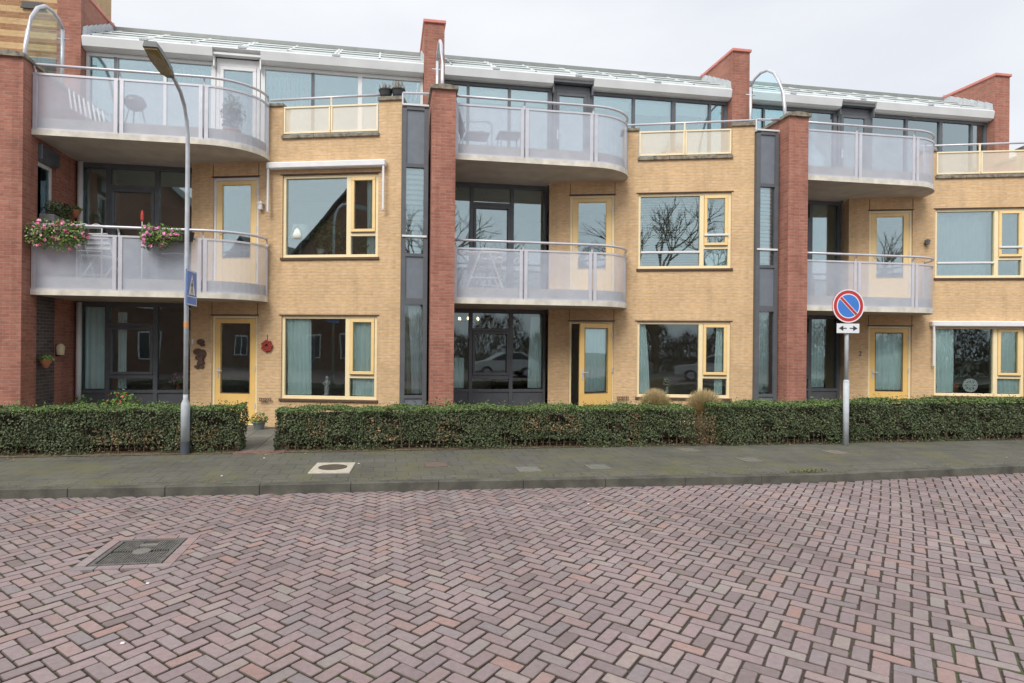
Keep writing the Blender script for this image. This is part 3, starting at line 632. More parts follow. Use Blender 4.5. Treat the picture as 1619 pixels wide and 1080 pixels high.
def pillar(B,k,screen=True):
    X=PV*k
    mb=MB(); x0,x1=X-6.66,X-6.205
    # front pillar and party wall with a recessed side panel
    mb.box(x0,x1,11.2,11.65,0,6.66); mb.box(x0,x1-.004,11.65,12.25,2.6,3.55).box(x0,x1-.004,11.65,12.25,5.35,6.66).box(x0,x1-.12,11.65,12.25,3.55,5.35).box(x0,x1,12.25,13.2,0,6.66)
    pl=mb.build('red_brick_pillar',RB,B)
    MB().box(x0,x1-.01,11.651,12.249,0,2.599).build('dark_brick_panel',DB,pl)
    MB().box(x0,x1-.002,13.21,17.2,0,5.39).box(x0,x1-.002,14.79,17.2,5.39,8.84).build('party_wall',INW,B)
    cap=MB(); n=8; prof=[(x0-.04+(x1-x0+.08)*i/n, 6.715+.035*math.sin(PI*i/n)) for i in range(n+1)]
    A=[cap.vert((x,11.15,6.655)) for x,_ in (prof[0],prof[-1])]; Bk=[cap.vert((x,13.2,6.655)) for x,_ in (prof[0],prof[-1])]
    T=[cap.vert((x,11.15,z)) for x,z in prof]; U=[cap.vert((x,13.2,z)) for x,z in prof]
    cap.f+=[[A[0],A[1]]+T[::-1],[A[0],Bk[0],Bk[1],A[1]],[A[0],T[0],U[0],Bk[0]],[A[1],Bk[1],U[-1],T[-1]]]; cap.mi+=[0]*4
    for i in range(n): cap.f.append([T[i],T[i+1],U[i+1],U[i]]); cap.mi.append(0)
    cap.build('pillar_cap',STONE,pl)
    # tall wing wall of the top floor
    wg=MB(); a,b_=X-6.70,X-6.25
    wg.prism([(a,13.2),(b_,13.2),(b_,14.78),(a,14.78)],5.4,9.0); 
    w_=wg.build('red_wing_wall',RB,B)
    cp=MB(); cp.box(a-.03,b_+.03,13.16,14.82,9.001,9.07,b=.008); cp.build('coping',PINK,w_)
    # stepped flashing along the roof
    for sx in (b_+.003,a-.012):
        fl=MB()
        for i in range(7):
            s=i/7; y=13.24+1.41*s; z=8.125+.82*s
            q=[(sx,y,z),(sx,y+.21,z+.122),(sx,y+.21,z+.30),(sx,y+.02,z+.16)]
            r=[(p[0]+.009,p[1],p[2]) for p in q]
            fl.face(q); fl.face(r[::-1])
            for j in range(4): fl.face([q[j],q[(j+1)%4],r[(j+1)%4],r[j]])
        fl.build('step_flashing',LEADW,w_)
    if not screen: return
    # arched privacy screen on top of the pillar wall
    sx=X-6.43
    pts=[(12.88,6.70),(12.885,7.3),(12.88,7.93)]
    arc=[(12.88,8.02),(12.72,8.13),(12.5,8.17),(12.25,8.12),(12.02,7.95),(11.84,7.68),(11.72,7.36),(11.66,7.05),(11.64,6.74)]
    fr=MB(); fr.tube([(sx,y,z) for y,z in [(12.88,6.70),(12.88,8.0)]],.035,8); fr.tube([(sx,y,z) for y,z in arc],.035,8); fr.tube([(sx-.12,12.88,7.82),(sx+.12,12.88,7.82)],.014,6)
    sc=fr.build('arched_screen',RAIL,B,smooth=True)
    g=MB(); poly=[(12.88,6.71)]+arc
    for dx in (-.006,.006): g.face([(sx+dx,y,z) for y,z in poly])
    g.build('screen_glass',GLC,sc)

blabels=['apartment block on the left with white top-floor frames and flower boxes on its balcony','apartment block in the middle with a yellow door standing open','apartment block on the right behind the no-parking sign']
BLD=[]
for k in range(3):
    B=thing('apartment_block',(PV*k-3,12.2,0),blabels[k],'apartment block','apartment blocks in the row')
    BLD.append(B); pillar(B,k); bay(k,B,k)
pillar(BLD[2],3,False)

# extra fittings
MB().tube([(-6.11,12.93,.12),(-6.11,12.93,2.58)],.05,10).build('downpipe',FW,BLD[0],smooth=True)
MB().tube([(-6.11,12.93,2.95),(-6.11,12.93,5.41)],.05,10).build('downpipe',FW,BLD[0],smooth=True)
def awning(B,fr,u0,u1,z,arm_z,arms=(0,1),label=None):
    aw=MB(fr).box(u0,u1,-.14,-.0,z-.06,z+.07,b=.02).build('awning_case',FW,B,label=label)
    for i,u in enumerate((u0+.04,u1-.04)):
        if i in arms: MB(fr).box(u-.02,u+.02,-.13,-.09,arm_z,z-.06,b=.005).lathe((u,-.11,arm_z-.03),[(.015,0),(.025,.01),(.025,.03),(.015,.035)],8).build('awning_arm',FW,aw)
awning(BLD[0],Fr(-2.065,12.18,15.5),-.29,2.13,5.29,4.40)
awning(BLD[2],Fr(-2.065+2*PV,12.18,15.5),-.12,2.5,2.39,1.42,(0,1))
# side window with shutter box in the left pillar wall
sd_=MB(); frame_x=-6.30
sd_.box(-6.31,-6.28,11.66,11.72,3.75,5.05).box(-6.31,-6.28,12.18,12.24,3.75,5.05).box(-6.31,-6.28,11.72,12.18,3.75,3.82).box(-6.31,-6.28,11.72,12.18,4.98,5.05)
sw_=sd_.build('side_window',FW,BLD[0]); MB().box(-6.305,-6.295,11.72,12.18,3.82,4.98).build('pane',GL,sw_)
sx=MB(); sx.box(-6.31,-6.14,11.66,12.24,5.06,5.34,b=.01)
for i in range(5): sx.box(-6.139,-6.13,11.67,12.23,5.08+i*.05,5.105+i*.05)
sx.build('shutter_box',FG,sw_)

# neighbour building on the far left
NB=thing('banded_brick_building',(-9,13.5,0),'neighbouring building of yellow and brown banded brick at the top left corner','building')
mb=MB(Fr(0,13.32,0)); mb.box(-14,-6.71,0,.3,7.55,11.5); mb.build('banded_wall',SB,NB)
mb=MB(Fr(0,13.36,0)); mb.box(-14,-6.71,0,.3,0,7.38); mb.build('lower_wall',YB,NB)
MB().box(-14,-6.71,13.2,13.5,7.38,7.55).build('grey_band',FB,NB)
MB().box(-7.40,-6.98,13.28,13.33,8.60,8.72).box(-7.42,-6.96,13.27,13.30,8.58,8.60).build('wall_vent',BLK,NB)
MB().box(-7.15,-6.66,11.35,13.3,0,6.5).build('side_wall',YB,NB)
mb=MB(); mb.box(-14,-7.16,12.0,13.3,0,6.5); mb.build('front_wall',YB,NB)
MB().box(-14,-7.4,13.65,17.2,0,11.4).build('rear_block',YB,NB)

WF=[Fr(PV*k-2.065,12.18,15.5) for k in range(3)]; LF=[Fr(PV*k,13.0,0) for k in range(3)]; SF=[Fr(PV*k,11.45,0) for k in range(3)]; PF=[Fr(PV*k,13.40,0) for k in range(3)]
# ---------------------------------------------------------------- curtains and blinds
curtain(WF[0],.07,.58,.76,2.27,.132,CURT,'pale curtain at the left of the ground-floor window near the wreath',ta=.05,tb=.56)
curtain(WF[0],1.42,1.92,.76,2.27,.132,CURT,'pale curtain in the narrow ground-floor casement right of the white statuette')
curtain(WF[0],1.70,1.86,3.55,5.05,.132,CURT,'narrow curtain in the casement beside the first-floor window with the lamp')
curtain(LF[0],-6.08,-5.66,.82,2.5,.132,CURT,'pale curtain behind the grey glazing beside the downpipe, ground floor')
curtain(LF[0],-5.5,-5.33,.82,2.4,.22,CURT,'slim pale curtain strip in the glazing behind the street lamp, ground floor')
vblind(LF[0],-6.08,-5.50,3.07,5.3,.132,CURB,'beige vertical blind behind the left first-floor loggia glazing',.07,50)
curtain(SF[0],.50,.70,.82,2.54,.16,CURW,'white curtain in the narrow dark window strip left of the middle pillar',ta=.42)
curtain(SF[0],.36,.50,.82,2.54,.18,CURB,'dim beige curtain swept aside in the narrow strip left of the middle pillar',tb=.46,ta=.355)
hblind(SF[0],.36,.70,3.56,5.2,.12,CURW,'white slatted blind in the narrow strip left of the middle pillar, first floor',.10,62)
curtain(WF[1],.07,.30,.76,2.27,.132,CURT,'narrow pale curtain at the left edge of the window above the straw-coloured shrubs',tb=.20)
curtain(WF[1],1.66,1.83,.76,2.27,.132,CURT,'narrow pale curtain in the casement above the right straw-coloured shrub',ta=1.70)
hblind(WF[1],.07,1.31,3.56,5.05,.16,CURT,'half-open horizontal blind in the first-floor window with the tree reflection',.055,25)
hblind(WF[1],1.46,1.84,3.9,5.0,.16,CURT,'half-open horizontal blind in the casement right of the tree reflection',.055,25)
curtain(WF[1],1.45,1.88,3.56,3.88,.132,CURT,'short pale curtain low in the middle first-floor casement')
dl=Fr(0,0,0)
curtain(LF[1],-4.28,-3.97,.82,2.45,.132,CURT,'long pale curtain at the right of the middle ground-floor loggia glazing',ta=-4.22)
curtain(LF[1],-6.08,-5.75,.82,1.5,.132,CURT,'low pale curtain behind the left of the middle ground-floor loggia glazing')
curtain(SF[1],.36,.70,.82,2.54,.16,CURT,'pale curtain in the narrow strip left of the right pillar, ground floor')
hblind(SF[1],.36,.70,3.56,5.2,.12,CURW,'closed white blind in the narrow strip left of the right pillar, first floor',.08,75)
curtain(WF[2],.07,.50,.76,2.27,.132,CURT,'pale curtain at the left of the right-hand ground-floor window')
curtain(WF[2],1.42,1.90,.76,2.27,.132,CURT,'pale curtain in the casement right of the round white ornament')
curtain(WF[2],.06,1.30,3.56,5.05,.30,mat('grey_sheer',(.42,.50,.52),.9),'grey sheer curtain across the right-hand first-floor window',amp=.01)
curtain(WF[2],-1.24,-.66,.80,2.15,.13,CURT,'gathered pale curtain behind the glass of the yellow door numbered 2',ta=-1.30,tb=-.62)
curtain(LF[2],-6.0,-4.2,.82,2.5,.132,CURT,'wide pale curtain behind the right-hand ground-floor loggia glazing')
curtain(LF[2],-6.0,-5.3,3.07,4.8,.132,CURT,'pale curtain behind the right-hand first-floor loggia glazing')
# curtain on the open door leaf
curtain(DOORFR,-1.27,-.70,.80,2.15,.03,CURT,'striped pale curtain hung inside the open yellow door',amp=.012)
for a,b_ in ((-2.62,-1.74),):
    vblind(PF[0],a,b_,5.9,7.7,.16,CURT,'white vertical blind right of the white terrace door on the top floor',.095,55)
vblind(PF[0],-.30,.70,5.9,7.7,.16,CURT,'white vertical blind behind the two dark pots on the parapet',.095,55)
vblind(PF[0],-4.6,-3.8,5.9,7.7,.16,CURT,'white vertical blind left of the white terrace door on the top floor',.095,55)
vblind(PF[0],-6.1,-5.75,5.9,7.7,.16,CURT,'white vertical blind at the left end of the top-floor glazing',.095,55)
def shade(fr,a,b_,c,d,v,label):
    t_=thing('roller_shade',fr((a+b_)/2,v,c),label,'roller shade','shades behind the windows'); n=10; mb=MB(fr)
    for i in range(n):
        q=(c+(d-c)*i/n,c+(d-c)*(i+1)/n); w0,w1=[.004*math.sin(9*z) for z in q]; mb.face([(a,v+w0,q[0]),(b_,v+w0,q[0]),(b_,v+w1,q[1]),(a,v+w1,q[1])])
    mb.build('cloth',CURT,t_); MB(fr).tube([(a,v,d+.02),(b_,v,d+.02)],.022,8).build('roller',FW,t_); MB(fr).box(a,b_,v-.008,v+.008,c-.02,c).build('bottom_bar',FW,t_)
for k,nm in ((1,'middle'),(2,'right-hand')):
    shade(PF[k],-6.1,-3.8,7.45,7.70,.14,'partly lowered pale shade behind the %s top-floor glazing, left of its door'%nm)
    for q,(a,b_,z) in enumerate(((-2.62,-1.72,7.5),(-1.60,-.70,7.45 if k==1 else 6.9),(-.56,.28,7.5 if k==1 else 7.0))):
        shade(PF[k],a,b_,z,7.70,.14,'pale shade in the %s pane right of the terrace door, %s top floor'%(('first','second','third')[q],nm))
# ---------------------------------------------------------------- foliage helpers
def bush(name,c,r,n,size,mats,label,cat='plant',group=None,weights=None,stem=True,nrm=True,flat=1.0):
    t_=thing(name,(c[0],c[1],c[2]-r[2]),label,cat,group)
    mb=MB()
    for i in range(n):
        d=Vector((rnd.gauss(0,1),rnd.gauss(0,1),rnd.gauss(0,1))).normalized(); q=rnd.random()**.4
        lump=1+.22*math.sin(5*d.x+3*d.z+c[0])*math.cos(4*d.y-2*d.z)
        p=(c[0]+d.x*r[0]*q*lump,c[1]+d.y*r[1]*q*lump,c[2]+d.z*r[2]*q*lump)
        m=0 if weights is None else rnd.choices(range(len(mats)),weights)[0]
        if m>0 and q<.75: m=0
        mb.leaf(p,size*(1 if m==0 else .9),m,nrm=tuple(d) if nrm else None,asp=.6 if m==0 else .9)
    mb.build('foliage',mats,t_,uvfr=False)
    if stem:
        sm=MB()
        for i in range(7):
            a=rnd.random()*6.28; sm.tube([(c[0],c[1],c[2]-r[2]),(c[0]+math.cos(a)*r[0]*.3,c[1]+math.sin(a)*r[1]*.3,c[2]-r[2]*.2),(c[0]+math.cos(a)*r[0]*.7,c[1]+math.sin(a)*r[1]*.7,c[2]+r[2]*.4)],.006,4)
        sm.build('stem',TWIG,t_)
    return t_
def hedge(x0,x1,yf,yf1,h,label,gaps=(),depth=.58,z0=.115,dry=()):
    t_=thing('hedge',((x0+x1)/2,yf+depth/2,z0),label,'hedge','clipped hedges along the pavement')
    fr_=lambda x: yf+(yf1-yf)*(x-x0)/(x1-x0)
    def bump(x,z): return .028*math.sin(x*3.1+z*4)+.02*math.sin(x*8.3-z*7)+.012*math.sin(x*19+z*13)
    mb=MB(); area=(x1-x0)*(h+depth); n=int(area*4300)
    for i in range(n):
        x=rnd.uniform(x0,x1); s=rnd.uniform(0,h+depth+.1)
        dens=1
        if s<h:
            z=s; y=fr_(x)+bump(x,z)+abs(rnd.gauss(0,.035)); nn=(0,-1,.25)
            # thin patches and straggly foot
            if math.sin(x*4.7+z*9)*math.sin(x*2.3-z*6+1)>.70 and rnd.random()<.8: continue
            if z<.14 and rnd.random()<.62*(1+.5*math.sin(x*2.9)): continue
            if z>h-.05: y+=rnd.uniform(0,.02)
        else:
            z=h-abs(rnd.gauss(0,.02))+.018*math.sin(x*5)+.014*math.sin(x*13+s*9); y=fr_(x)+(s-h); nn=(0,-.2,1)
        dist=any(a<x<b_ for a,b_ in gaps)
        if dist and rnd.random()<.9: continue
        ee=min(x-x0,x1-x)
        if ee<.05 and rnd.random()<.4: continue
        top=z>h-.045
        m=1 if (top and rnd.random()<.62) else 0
        if any(a<x<b_ and c<z<d and rnd.random()<.33 for a,b_,c,d in dry): m=2
        mb.leaf((x,y,z0+z),.036 if rnd.random()<.9 else .052,m,nrm=nn)
        if rnd.random()<.07 and top: mb.leaf((x,y,z0+z+rnd.random()**2*.09),.035,1)
    for ex,sn in ((x0,-1),(x1,1)):
        for i in range(int(depth*h*3600)):
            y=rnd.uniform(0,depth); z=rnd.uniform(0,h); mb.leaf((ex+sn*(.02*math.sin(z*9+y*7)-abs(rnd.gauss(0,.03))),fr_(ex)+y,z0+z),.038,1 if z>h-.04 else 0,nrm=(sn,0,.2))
    mb.build('foliage',[LEAF,LEAFT,LEAFD],t_,uvfr=False)
    # twigs inside
    tw=MB(); x=x0+.08
    while x<x1-.05:
        for j in range(3):
            y=fr_(x)+depth*(.18+.3*j)+rnd.uniform(-.05,.05); a=rnd.uniform(-.1,.1)
            tw.tube([(x,y,z0),(x+a*.5,y+rnd.uniform(-.05,.05),z0+h*.5),(x+a,y+rnd.uniform(-.08,.08),z0+h*.93)],.009,4,cap=False,r1=.003)
            for q in range(3): 
                zz=z0+h*rnd.uniform(.15,.8); tw.tube([(x,y,zz),(x+rnd.uniform(-.15,.15),y-rnd.uniform(.03,.16),zz+rnd.uniform(.03,.16))],.004,3,cap=False,r1=.0015)
        x+=.11
    tw.build('twigs',TWIG,t_,uvfr=False)
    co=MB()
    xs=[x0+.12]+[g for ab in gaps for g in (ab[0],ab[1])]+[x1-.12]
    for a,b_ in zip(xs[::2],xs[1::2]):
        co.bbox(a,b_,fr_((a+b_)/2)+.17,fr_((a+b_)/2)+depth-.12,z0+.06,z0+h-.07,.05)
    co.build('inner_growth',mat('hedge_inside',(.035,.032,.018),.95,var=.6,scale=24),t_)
    return t_
hedge(-9.5,-2.20,9.42,9.40,.665,'clipped hedge left of the garden path, behind the street lamp',dry=((-4.3,-3.3,.05,.35),(-3.1,-2.5,.1,.45)))
hedge(-1.68,5.17,9.40,9.24,.635,'long clipped hedge between the garden path and the bare brown gap',dry=((-1.2,-.9,.2,.5),(-.3,.2,.15,.5),(.8,1.2,.1,.5),(2.2,3.2,.25,.55),(4.0,4.2,0,.6)))
hedge(5.62,7.94,9.20,9.16,.69,'short clipped hedge left of the no-parking post')
hedge(8.16,16.5,9.24,9.20,.72,'clipped hedge right of the no-parking post')
def scrub(x0,x1,y,h,label):
    t_=thing('bare_shrub',((x0+x1)/2,y,.115),label,'shrub'); tw=MB(); lf=MB()
    for i in range(70):
        x=rnd.uniform(x0,x1); yy=y+rnd.uniform(-.15,.2); a=rnd.uniform(-.2,.2); hh=h*rnd.uniform(.5,1)
        P=[(x,yy,.115),(x+a*.5,yy+rnd.uniform(-.05,.05),.115+hh*.5),(x+a,yy+rnd.uniform(-.1,.1),.115+hh)]; tw.tube(P,.004,3,cap=False,r1=.0015)
        for j in range(26): lf.leaf((P[1][0]+rnd.gauss(0,.06),yy+rnd.gauss(0,.07),.115+hh*rnd.uniform(.05,1)),.035,1 if rnd.random()<.30 else 0)
    tw.build('branches',TWIG,t_,uvfr=False); lf.build('foliage',[LEAFD,LEAF],t_,uvfr=False)
scrub(5.18,5.62,9.45,.55,'brown half-bare shrub in the gap between two hedges')
scrub(7.93,8.18,9.5,.5,'thin yellowing twigs in the narrow gap behind the no-parking post')
def straw(c,r,label):
    t_=thing('ornamental_grass',(c[0],c[1],.115),label,'ornamental grass','straw-coloured round grasses behind the hedge'); mb=MB()
    for i in range(9000):
        d=Vector((rnd.gauss(0,1),rnd.gauss(0,1),abs(rnd.gauss(0,1)))).normalized(); L_=rnd.uniform(.55,1.1)
        tip=Vector((c[0]+d.x*r[0]*L_,c[1]+d.y*r[0]*L_,c[2]+d.z*r[1]*L_)); ba=tip-d*rnd.uniform(.08,.2)+Vector((0,0,-.03)); sd2=Vector((rnd.gauss(0,1),rnd.gauss(0,1),0)).normalized()*.005
        mb.face([tuple(ba-sd2),tuple(ba+sd2),tuple(tip+Vector((0,0,rnd.uniform(-.02,.03))))])
    mb.build('blades',STRAW,t_,uvfr=False)
    MB().lathe((c[0],c[1],.115),[(.1,0),(r[0]*.5,c[2]-.1),(r[0]*.5,c[2]-.115+r[1]*.3),(r[0]*.3,c[2]-.115+r[1]*.5),(.05,c[2]-.115+r[1]*.6)],16).build('core',mat('straw_core',(.36,.28,.15),.95,var=.4,scale=30),t_)
straw((4.86,10.1,.64),(.32,.38),'round straw-coloured grass under the left part of the middle ground-floor window')
straw((5.75,9.98,.58),(.38,.44),'larger straw-coloured grass mound rising right of the first one')
bush('garden_shrub',(-5.75,12.3,.42),(.30,.25,.32),500,.07,[GRN],'yellow-green shrub at the foot of the white downpipe','shrub')
bush('flowering_shrub',(-4.95,12.1,.47),(.40,.28,.38),1000,.06,[GRN,REDF],'shrub with red flowers under the grey ground-floor glazing','shrub',weights=(5,.7))
bush('garden_shrub',(1.05,10.6,.48),(.32,.25,.36),900,.045,[LEAFT],'rounded green shrub peeping over the hedge at the middle pillar','shrub')
bush('garden_shrub',(-7.2,10.6,.50),(.9,.3,.42),1800,.045,[LEAFT],'green shrub rising over the hedge at the left photo edge','shrub')
def pot(c,r,h,mt,plant_r,n,leafm,label,name='potted_plant',size=.05,weights=None,cat='potted plant',group=None):
    t_=thing(name,c,label,cat,group)
    MB().lathe(c,[(r*.7,0),(r*.98,h*.85),(r*1.08,h*.86),(r*1.08,h),(r*.9,h),(r*.88,h*.9)],16).build('pot',mt,t_,smooth=False)
    mb=MB()
    for i in range(n):
        d=Vector((rnd.gauss(0,1),rnd.gauss(0,1),abs(rnd.gauss(0,.8)))).normalized()*rnd.random()**.5
        m=0 if not weights else rnd.choices(range(len(leafm)),weights)[0]
        mb.leaf((c[0]+d.x*plant_r[0],c[1]+d.y*plant_r[0],c[2]+h*.9+d.z*plant_r[1]),size,m,nrm=tuple(d))
    mb.build('foliage',leafm,t_,uvfr=False); return t_
p=WF[0](-.22,-.45,.12); pot(p,.12,.16,mat('grey_pot',(.16,.18,.18),.6),(.19,.2),260,[GRN,REDF],'small grey pot with a bushy plant beside the lower left yellow door',weights=(6,1))
# two dark bowls on the parapet corner
for i,u in enumerate((2.06,2.31)):
    c=WF[0](u,.12,6.615)
    t_=thing('planter_bowl',c,['dark bowl planter on the parapet corner, left of the pair','dark bowl planter with dry stems on the parapet corner, right of the pair'][i],'planter','bowls on the parapet corner')
    MB().lathe(c,[(.07,0),(.105,.06),(.13,.15),(.142,.155),(.142,.175),(.125,.175),(.12,.15)],18).build('bowl',mat('dark_planter',(.05,.055,.06),.5),t_)
    mb=MB()
    for j in range(60): 
        a=rnd.random()*6.28; r_=rnd.random()*.09; mb.tube([(c[0]+r_*math.cos(a),c[1]+r_*math.sin(a),c[2]+.15),(c[0]+1.6*r_*math.cos(a),c[1]+1.6*r_*math.sin(a),c[2]+.17+rnd.uniform(.02,.14+.05*i))],.004,3,cap=False)
    mb.build('dry_stems',LEAFD,t_)
# object behind the middle parapet
c=WF[1](.95,1.1,5.78); pot(c,.30,.50,TERRA,(.34,.42),260,[LEAFD],'large brown pot with a low dry plant behind the middle parapet',size=.07)
c=WF[1](2.2,.15,6.61); t_=thing('bird_figurine',c,'small dark bird figurine standing on the middle parapet end','figurine')
MB().lathe(c,[(.02,0),(.025,.02),(.01,.03),(.012,.05)],8).build('base',BLK,t_); MB().tube([(c[0]-.05,c[1],c[2]+.05),(c[0],c[1],c[2]+.075),(c[0]+.04,c[1],c[2]+.10),(c[0]+.065,c[1],c[2]+.13)],[.008,.03,.024,.012],8).build('body',BLK,t_,smooth=True)

# ---------------------------------------------------------------- flower boxes on the first-floor left balcony
def flowerbox(x0,x1,label,petals,droop):
    z=3.60; t_=thing('flower_box',((x0+x1)/2,11.35,z),label,'flower box','flower boxes on the balcony rail')
    MB().bbox(x0,x1,11.26,11.42,z,z+.16,.012).build('trough',mat('brown_trough',(.07,.05,.04),.6),t_)
    MB().tube([(x0+.1,11.44,z+.03),(x0+.1,11.44,z+.26)],.008,6).tube([(x1-.1,11.44,z+.03),(x1-.1,11.44,z+.26)],.008,6).build('bracket',BLK,t_)
    mb=MB()
    for cx,rx,rz,n in droop:
        for i in range(n):
            d=Vector((rnd.gauss(0,1),rnd.gauss(0,1),rnd.gauss(0,1))).normalized()*rnd.random()**.45
            p=(cx+d.x*rx,11.30+d.y*.16-.04,z+.15-rz*.35+d.z*rz); fl=rnd.random()<.05
            if fl:
                for k in range(4): mb.leaf((p[0]+rnd.uniform(-.015,.015),p[1]-.03,p[2]+rnd.uniform(-.015,.015)),.05,1,nrm=(0,-1,.2),asp=.9)
            else: mb.leaf(p,.055,0,nrm=tuple(d))
    mb.build('foliage',[GRN,petals],t_,uvfr=False)
flowerbox(-6.15,-5.25,'flower box with red and pink trailing flowers, at the left end of the balcony rail',PINKF,((-5.95,.26,.27,420),(-5.6,.28,.30,480),(-5.38,.22,.24,300)))
flowerbox(-4.35,-3.62,'flower box with magenta trailing flowers, beside the street lamp',MAG,((-4.20,.17,.26,330),(-3.98,.22,.24,380),(-3.75,.14,.14,160)))
p=(-3.55,11.40,3.62)
t_=thing('hanging_pot',p,'small black pot hooked on the balcony rail right of the magenta flowers','pot'); MB().lathe(p,[(.05,0),(.075,.15),(.08,.15),(.08,.17),(.06,.17)],12).build('pot',BLK,t_); MB().tube([(p[0],p[1]+.07,p[2]+.15),(p[0],p[1]+.08,p[2]+.24)],.006,5).build('hook',BLK,t_)
# planter and wall pots in the left loggia
t_=thing('window_planter',(-6.05,11.95,3.86),'grey planter with a dark green plant under the side window at the left pillar','planter')
MB().bbox(-6.19,-5.94,11.66,12.24,3.86,4.08,.015).build('trough',mat('grey_planter',(.20,.20,.20),.7),t_)
mb=MB()
for i in range(900):
    d=Vector((rnd.gauss(0,1),rnd.gauss(0,1),rnd.gauss(0,1))).normalized()*rnd.random()**.4; mb.leaf((-6.0+d.x*.17,11.95+d.y*.34,4.20+d.z*.17),.05,0,nrm=tuple(d))
mb.build('foliage',[LEAF,LEAFT],t_,uvfr=False)
def wallpot(c,label,leafm,n=120,r=.13):
    t_=thing('wall_pot',c,label,'wall pot','pots hung on the left side wall'); MB().lathe(c,[(.03,-.12),(.08,-.03),(.10,.03),(.085,.03)],12).build('pot',TERRA,t_)
    mb=MB()
    for i in range(n):
        d=Vector((rnd.gauss(0,1),rnd.gauss(0,1),abs(rnd.gauss(0,1)))).normalized()*rnd.random()**.5; mb.leaf((c[0]+d.x*r,c[1]+d.y*r,c[2]+.03+d.z*r*.7),.05,0,nrm=tuple(d))
    mb.build('foliage',leafm,t_,uvfr=False)
wallpot((-6.08,12.70,4.35),'terracotta wall pot with green leaves beside the downpipe, first floor',[GRN])
wallpot((-6.08,11.72,1.42),'hanging wall basket with green and yellow leaves at the edge of the dark brick panel',[GRN],140,.13)
c=(-6.12,12.28,1.62); t_=thing('wall_lantern',c,'small cream lantern on the red side wall right of the dark brick','wall lantern'); MB().lathe(c,[(.03,-.10),(.06,-.09),(.075,.06),(.05,.10),(.02,.12)],10).build('shade',mat('cream_shade',(.66,.56,.36),.5),t_); MB().box(c[0]-.08,c[0],c[1]-.02,c[1]+.02,c[2]-.12,c[2]-.09).build('bracket',BLK,t_)

# ---------------------------------------------------------------- wall ornaments
fr=WF[0]
t_=thing('wreath',fr(-.284,-.03,1.73),'red round wreath hung on the yellow wall right of the left door','wreath'); mb=MB(fr)
for i in range(7):
    a=2*PI*i/7; cx,cz=-.284+.075*math.cos(a),1.73+.075*math.sin(a); n=8
    for j in range(5): b_=2*PI*j/5+a; mb.bbox(cx-.022+.028*math.cos(b_),cx+.022+.028*math.cos(b_),-.05,-.012,cz-.022+.028*math.sin(b_),cz+.022+.028*math.sin(b_),.010)
mb.build('berries',mat('red_berries',(.36,.045,.03),.6,var=.5,scale=30),t_); MB(fr).disc((-.284,-.02,1.73),.035,'y',12,.012).tube([(-.284,-.012,1.83),(-.284,-.012,1.96)],.006,5).build('cord',RUST,t_)
t_=thing('wall_sculpture',fr(-1.73,-.02,1.55),'dark iron wall sculpture of rounded shapes left of the left yellow door','wall ornament'); mb=MB(fr)
for cx,cz,rx,rz in ((-1.70,1.80,.085,.06),(-1.66,1.74,.05,.03),(-1.76,1.60,.10,.07),(-1.65,1.56,.07,.09),(-1.71,1.48,.09,.06),(-1.68,1.39,.07,.05),(-1.77,1.30,.05,.03),(-1.67,1.30,.05,.035),(-1.73,1.36,.04,.05)):
    ring=[(cx+rx*math.cos(2*PI*i/14),cz+rz*math.sin(2*PI*i/14)) for i in range(14)]; dd=rnd.uniform(.02,.05)
    A=[mb.vert((x,-dd,z)) for x,z in ring]; B_=[mb.vert((x,-.004,z)) for x,z in ring]; mb.f.append(A); mb.mi.append(0)
    for i in range(14): mb.f.append([A[i],A[(i+1)%14],B_[(i+1)%14],B_[i]]); mb.mi.append(0)
mb.build('relief',RUST,t_)
for k,u in ((0,-.30),(1,-.30)):
    f2=WF[k]; t_=thing('shoe_scraper',f2(u,-.05,.66),['dark wrought-iron rack low on the yellow wall left of the window with the statuette','dark wrought-iron rack low on the yellow wall right of the open door'][k],'iron rack','iron racks low on the wall')
    mb=MB(f2); mb.tube([(u-.13,-.05,.68),(u+.13,-.05,.68)],.007,5).tube([(u-.13,-.05,.63),(u+.05,-.05,.63)],.006,5)
    for j in range(7): mb.tube([(u-.12+j*.04,-.05,.60 if j==3 else .64),(u-.12+j*.04,-.05,.70)],.005,4)
    for j in range(3): mb.disc((u-.09+j*.09,-.055,.665),.028,'y',12,.008,r0=.020)
    mb.tube([(u,-.05,.62),(u,0,.62)],.006,4); mb.build('scrollwork',RUST,t_)
f2=WF[0]; t_=thing('wall_lamp',f2(-.43,-.05,4.53),'small white house-shaped lamp on the wall between the first-floor door and window, left block','wall lamp'); MB(f2).bbox(-.47,-.39,-.09,-.01,4.44,4.56,.008).build('body',WPL,t_); mb=MB(f2); mb.face([(-.49,-.10,4.555),(-.37,-.10,4.555),(-.43,-.05,4.63)]).face([(-.49,0,4.555),(-.43,-.05,4.63),(-.37,0,4.555)]).face([(-.49,-.1,4.555),(-.43,-.05,4.63),(-.49,0,4.555)]).face([(-.37,-.1,4.555),(-.37,0,4.555),(-.43,-.05,4.63)]); mb.build('roof',WPL,t_)
c=WF[0](2.2,.14,6.61)
f2=WF[2]; t_=thing('wall_lamp',f2(-.22,-.05,4.35),'small dark carriage lamp on the wall left of the right-hand first-floor window','wall lamp')
mb=MB(f2); mb.box(-.235,-.205,-.02,-.004,4.27,4.40).tube([(-.22,-.02,4.37),(-.22,-.09,4.41),(-.20,-.10,4.38)],.007,5); mb.build('bracket',BLK,t_); c=f2(-.22,-.09,4.27); MB().lathe(c,[(.02,0),(.04,.01),(.055,.09),(.065,.095),(.02,.14)],6).build('lantern',DGALV,t_)
